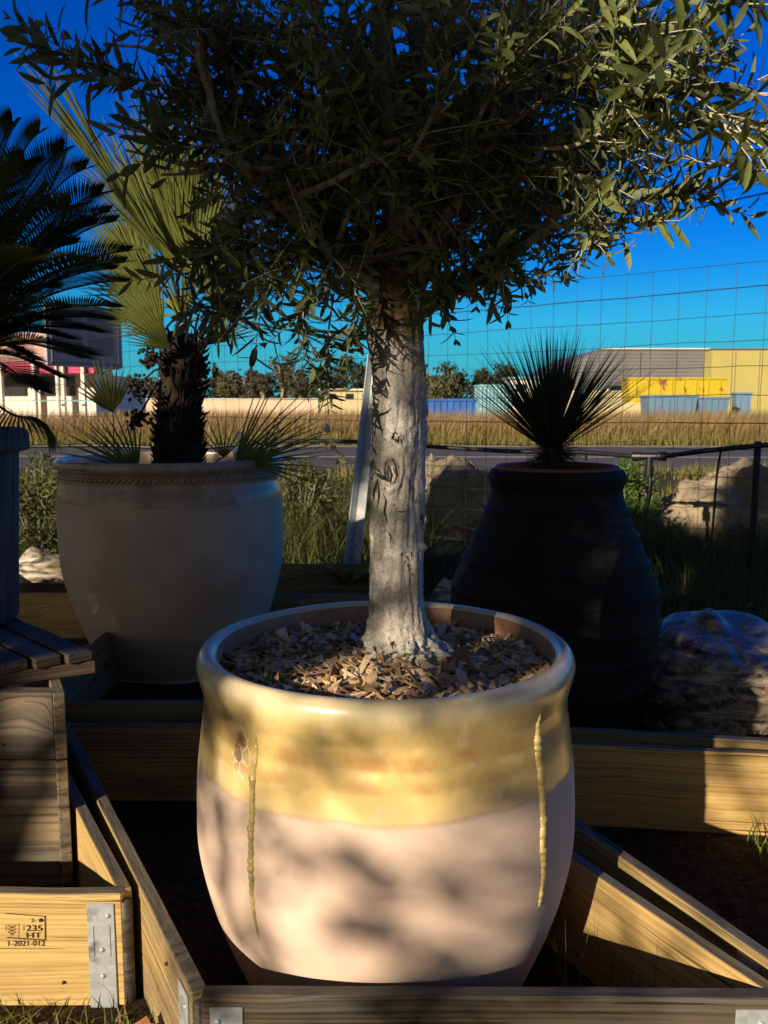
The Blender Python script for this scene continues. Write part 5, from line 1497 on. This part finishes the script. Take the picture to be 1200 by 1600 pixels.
# skips and containers
def m_paint_rust(name, base, rust=.55):
    n = N(name); c = n.co(); a = n.noise(n.map(c, (1, 1, .6)), 1.6, 5, .7); b = n.noise(c, 9, 5)
    col = n.mix(n.step(b, .3, .7), tuple(x * .85 for x in base), base); col = n.mix(n.step(a, rust, rust + .06), col, (.20, .075, .03))
    return n.fin(col, .6, n.bump(b, .2, .02))
M['ysk'] = m_paint_rust('rusty_yellow_paint', (.52, .40, .015), .56); M['bsk'] = m_paint_rust('faded_blue_paint', (.12, .22, .36), .62); M['lb'] = m_plain('light_blue_paint', (.22, .45, .55), .6, .12, 2); M['blue'] = m_plain('blue_tarp', (.02, .11, .42), .5, .25, 1)
def skip(label, x0, y0, x1, y1, Y, mat, rot=0, taper=.10, dep=2.3, ribs=8, name='skip_container', zb=None):
    a, b = P(x0, y0, Y), P(x1, y1, Y); W_ = b.x - a.x; H_ = a.z - (b.z if zb is None else zb); zlo = a.z - H_
    e = empty(name, ((a.x + b.x) / 2, Y + dep / 2, zlo), rot, label, 'container')
    hw, hd = W_ / 2, dep / 2; t_ = taper * H_
    mb = MB(); o8 = [(-hw + t_, -hd, 0), (hw - t_, -hd, 0), (hw - t_, hd, 0), (-hw + t_, hd, 0), (-hw, -hd, H_), (hw, -hd, H_), (hw, hd, H_), (-hw, hd, H_)]
    mb.add(o8, [(0, 3, 2, 1), (0, 1, 5, 4), (1, 2, 6, 5), (2, 3, 7, 6), (3, 0, 4, 7)])
    i8 = [(x * .96, y * .94, H_ if z else .08) for (x, y, z) in o8]; mb.add(i8, [(0, 1, 2, 3), (0, 4, 5, 1), (1, 5, 6, 2), (2, 6, 7, 3), (3, 7, 4, 0)])
    mb.build('body', mat, e, world=False)
    mb = MB(); mb.box((0, -hd - .05, H_ - .06), (W_ + .12, .10, .13)); mb.box((0, hd + .05, H_ - .06), (W_ + .12, .10, .13)); mb.box((hw + .03, 0, H_ - .065), (.1, dep, .12)); mb.box((-hw - .03, 0, H_ - .065), (.1, dep, .12))
    for i in range(ribs): mb.box((-hw + t_ + (W_ - 2 * t_) * (i + .5) / ribs, -hd - .04, (H_ - .13) / 2), (.08, .07, H_ - .14))
    mb.build('rim_and_ribs', mat, e, world=False)
    return e
skip('long rusty yellow skip container before the warehouse', 985, 590, 1136, 618, 62, M['ysk'], R(-3), .06, 2.4, 8, zb=P(985, 628, 62).z)
skip('faded blue skip standing in front of the rusty yellow one', 1012, 617, 1090, 634, 58, M['bsk'], 0, .12, 1.8, 6, zb=0)
skip('second faded blue skip, right of the first, below the rusty yellow one', 1092, 620, 1140, 634, 58, M['bsk'], 0, .12, 1.8, 4, zb=0)
skip('small dark blue bin right of the rusty yellow container', 1153, 613, 1175, 634, 60, M['bsk'], R(-8), .02, 1.2, 2, 'waste_bin', zb=0)
skip('light blue box container left of the yucca', 748, 601, 800, 634, 66, M['lb'], R(4), .0, 2.4, 9, 'box_container', zb=0)
skip('low bright blue covered skip right of the olive trunk', 640, 623, 744, 640, 52, M['blue'], 0, .05, 2.2, 10, zb=0)
cb = empty('white_cabin', (P(815, 620, 80).x, 80, 0), 0, 'white flat roofed cabin partly behind the yucca', 'building')
slab(cb, 'wall', 795, 592, 850, 632, 80, 4, M['white'], zb=0); slab(cb, 'roof', 793, 589, 852, 592, 79.7, 4.6, M['lb']); slab(cb, 'window', 806, 600, 822, 612, 79.9, .12, bpy.data.materials['dark_glass'])
# walls left of the trunk
lw = empty('low_building', (P(530, 620, 85).x, 85, 0), 0, 'low cream building just left of the olive trunk', 'building')
slab(lw, 'wall', 500, 610, 600, 634, 85, 8, M['cream'], zb=0); slab(lw, 'roof', 498, 607.5, 601, 610, 84.6, 8.8, M['white']); 
for px_ in (512, 540, 566): slab(lw, 'window', px_, 615, px_ + 12, 623, 84.9, .15, bpy.data.materials['dark_glass'])
lw2 = empty('boundary_wall', (P(400, 630, 60).x, 60, 0), 0, 'long pale pinkish wall seen beyond the field behind the fan palm', 'wall')
slab(lw2, 'wall', 150, 624, 497, 640, 60, .35, m_plain('pinkish_render', (.62, .47, .36), .9, .15, .7), zb=0)
slab(lw2, 'coping', 149, 622.5, 498, 624, 59.9, .55, M['white'])
# a parked vehicle silhouette by the wall
def parked(label, px_, Y, mat, s=1):
    q = P(px_, 640, Y); e = empty('parked_van', (q.x, Y, 0), 0, label, 'van'); x = q.x
    mb = MB(); pr = [(-2.1, .35), (2.1, .35), (2.15, 1.0), (1.4, 1.15), (.9, 1.85), (-2.05, 1.9), (-2.15, 1.0)]
    V = [(x + a, Y - .85, b) for a, b in pr] + [(x + a, Y + .85, b) for a, b in pr]; k = len(pr)
    mb.add(V, [tuple(range(k))[::-1], tuple(range(k, 2 * k))] + [(i, (i + 1) % k, k + (i + 1) % k, k + i) for i in range(k)]); mb.build('body', mat, e)
    for wx in (-1.3, 1.35):
        mb = MB(); mb.tube([(x + wx, Y - .9, .34), (x + wx, Y + .9, .34)], .34, 14); mb.build('wheel', BLK, e)
    mb = MB(); mb.box((x + .25, Y - .86, 1.45), (1.5, .03, .45)); mb.build('side_window', bpy.data.materials['dark_glass'], e)
0 and parked('pale grey van parked before the far wall left of the fan palm trunk', 372, 56, M['white'])

# ---- the showroom at left
sh = empty('showroom', (P(60, 640, 36).x, 38, 0), 0, 'shop building with magenta fascia, white columns and glazed front at left', 'building')
PK = m_plain('pinkish_wall', (.55, .36, .33), .8, .1, .8); MG = m_plain('magenta_fascia', (.50, .03, .13), .6, .12, 1.5)
slab(sh, 'upper_wall', -160, 520, 100, 566, 38, 8, PK); slab(sh, 'fascia', -160, 566.5, 147, 583, 36.5, 1.2, MG)
slab(sh, 'back_wall', -160, 583.5, 150, 634, 38, 8, M['white'], zb=0)
for (a, b) in ((62, 94), (101, 117), (-20, 40)): 
    slab(sh, 'window', a, 588, b, 618, 37.9, .15, bpy.data.materials['dark_glass'])
for px_ in (52, 97, 129, 0): slab(sh, 'column', px_ - 4, 568 if px_ != 97 else 566, px_ + 4, 634, 36.3, .25, M['white'], zb=0)
slab(sh, 'handrail', 50, 625, 150, 627, 35.8, .08, M['lb'])
bbd = empty('billboard', (P(135, 600, 30).x, 30, 0), R(54), 'grey framed advertising board with four picture panels at left', 'billboard')
def m_bb(name, col): return m_plain(name, col, .6, .12, 2)
g1, g2, g3 = m_bb('board_grey', (.34, .37, .46)), m_bb('board_frame', (.14, .16, .22)), m_bb('board_picture', (.17, .19, .25))
ab, cd_ = P(80, 478, 30), P(172, 574, 30)
W_ = (cd_.x - ab.x) * 1.55; H_ = ab.z - cd_.z; zc2 = (ab.z + cd_.z) / 2 
mb = MB(); mb.box((0, 0, zc2), (W_, .12, H_)); mb.build('panel', g1, bbd, world=False)
mb = MB()
for (x_, z_, sx, sz) in ((0, H_ / 2 - .05, W_ * .92, .05), (0, -H_ / 2 + .12, W_ * .92, .05), (-W_ * .44, 0, .05, H_ - .17), (W_ * .44, 0, .05, H_ - .17)): mb.box((x_, -.08, zc2 + z_), (sx, .04, sz))
mb.build('frame', g2, bbd, world=False)
for ix in (-.22, .2):
    for iz in (-.14, .24):
        mb = MB(); mb.box((W_ * ix, -.075, zc2 + H_ * iz), (W_ * .33, .03, H_ * .30)); mb.build('picture', g3, bbd, world=False)
for ix in (-.35, .35):
    mb = MB(); mb.tube([(W_ * ix, .1, 0), (W_ * ix, .1, zc2)], .07, 8); mb.build('leg', M['white'], bbd, world=False)

# ================================================================== DISTANT TREES
M['ever'] = m_leaf('far_evergreen_leaf', (.022, .032, .012), (.055, .062, .020), (.04, .05, .018), .7, .1)
M['bare'] = m_leaf('far_bare_twigs', (.045, .042, .026), (.095, .08, .05), (.07, .06, .038), .8, .1)
M['olv'] = m_leaf('far_olive_leaf', (.06, .065, .025), (.12, .115, .05), (.1, .1, .05), .7, .1)
def far_tree(label, px_, top, wpx, Y, mat, n=1300, size=.55, flat=1.0):
    t = P(px_, top, Y); hw = wpx / 2 / FPX * Y * 1.25; hh = t.z * 1.12
    e = empty('tree', (t.x, Y, 0), 0, label, 'tree', 'trees along the far horizon')
    ch = hh * .42 * flat
    V_, r_ = leafcloud(n, (t.x, Y, hh - ch * .9), (hw, hw * .8, ch), size, .7, clump=22); leafmesh('crown', V_, r_, mat, e)
    mb = MB(); mb.tube([(t.x, Y, 0), (t.x + .1, Y, hh * .45), (t.x, Y, hh * .8)], [.35, .28, .08], 7)
    for i in range(6):
        a = random.uniform(0, 2 * PI); mb.tube([(t.x, Y, hh * .4), (t.x + math.cos(a) * hw * .6, Y + math.sin(a) * hw * .5, hh * .8)], [.14, .04], 5)
    mb.build('trunk', M['branch'], e)
ft = [('slim dark cypress at the left end of the far tree line', 337, 578, 12, 150, 'ever', 2.0),
      ('olive green bushy tree right of the dark cypress', 358, 588, 34, 140, 'olv', 1), ('reddish bare winter tree third from the cypress', 388, 583, 40, 150, 'bare', 1), ('low brown bare tree before the tallest bare one', 410, 592, 30, 130, 'bare', 1),
      ('tallest reddish bare tree above the pinkish wall', 440, 562, 44, 170, 'bare', 1), ('brown bare tree touching the tallest one on its right', 468, 578, 36, 150, 'bare', 1), ('green rounded pine left of the olive trunk behind the cream building', 505, 572, 44, 160, 'ever', 1), 
      ('dark pine directly behind the cream building', 538, 564, 50, 170, 'ever', 1), ('dark pine half hidden by the olive trunk', 580, 566, 50, 170, 'ever', 1),
      ('dark pine emerging right of the olive trunk', 672, 574, 60, 160, 'ever', 1), ('broad dark pine standing above the bright blue skip', 706, 572, 52, 165, 'ever', 1), ('low olive green tree in front of the two dark pines', 690, 600, 50, 140, 'olv', 1),
      ('small dark pine above the light blue container', 757, 580, 34, 170, 'ever', 1), ('dark pine rising behind the yucca leaves', 790, 572, 46, 170, 'ever', 1),
      ('bush beside the billboard right of the shop columns', 160, 584, 34, 60, 'ever', 1), ('pale tree above the wall between billboard and palm', 200, 600, 40, 130, 'olv', 1), ('brown bare tree behind the palm trunk', 250, 590, 50, 140, 'bare', 1), ('olive green tree at the palm trunk right side', 310, 596, 40, 140, 'olv', 1)]
for (lab, px_, top, wpx, Y, mt, fl) in ft: far_tree(lab, px_, top, wpx, Y, M[mt], 1100 if Y > 100 else 2500, .55 if Y > 100 else .2, 1.0)
# far wooded strip closing the horizon
V_, r_ = [], []
for i in range(9000):
    px_ = random.uniform(-700, 1900); Yd = random.uniform(230, 260); q = P(px_, 632, Yd); q.z = random.uniform(.2, 6.8 + 2.5 * noise.noise(Vector((px_ * .02, 0, 0))))
    add_leaf(q, Vector((random.gauss(0, 1), random.gauss(0, 1), random.gauss(0, 1))).normalized(), Vector((random.gauss(0, 1), 0, random.gauss(0, 1))), 2.0, 1.3, V_, r_, random.random())
tag(leafmesh('distant_wood', V_, r_, M['ever'], None), 'low distant wood closing the horizon behind everything', 'wood', kind='stuff')

# ================================================================== POWER CABLES
pole_x = P(283, 470, 60)
pl = empty('power_pole', (pole_x.x, 60, 0), 0, 'wooden power pole hidden behind the fan palm trunk', 'pole')
mb = MB(); mb.tube([(pole_x.x, 60, 0), (pole_x.x, 60, pole_x.z + .5)], [.16, .11], 10); mb.box((pole_x.x, 60, pole_x.z + .1), (1.6, .12, .12)); mb.build('mast', M['branch'], pl)
cabm = N('cable_black').fin((.006, .006, .008), 1.0, Specular_IOR_Level=.0)
for lab, a, b, r, sg in (('thick black power cable, lowest of the cables at right', (283, 470, 60), (1300, 279, 26), .028, .35), ('thin power cable, second from the bottom', (283, 452, 60), (1300, 262, 26), .009, .3),
                         ('thin power cable, third from the bottom', (283, 445, 60), (1300, 254, 26), .009, .3), ('thin power cable, topmost of the four', (283, 436, 60), (1300, 246, 26), .009, .3)):
    A, B = P(*a), P(*b); mb = MB()
    mb.tube([A.lerp(B, t / 40) - Vector((0, 0, sg * 4 * (t / 40) * (1 - t / 40))) for t in range(41)], r, 6)
    tag(mb.build('power_cable', cabm), lab, 'cable', 'overhead power cables')
print('done')
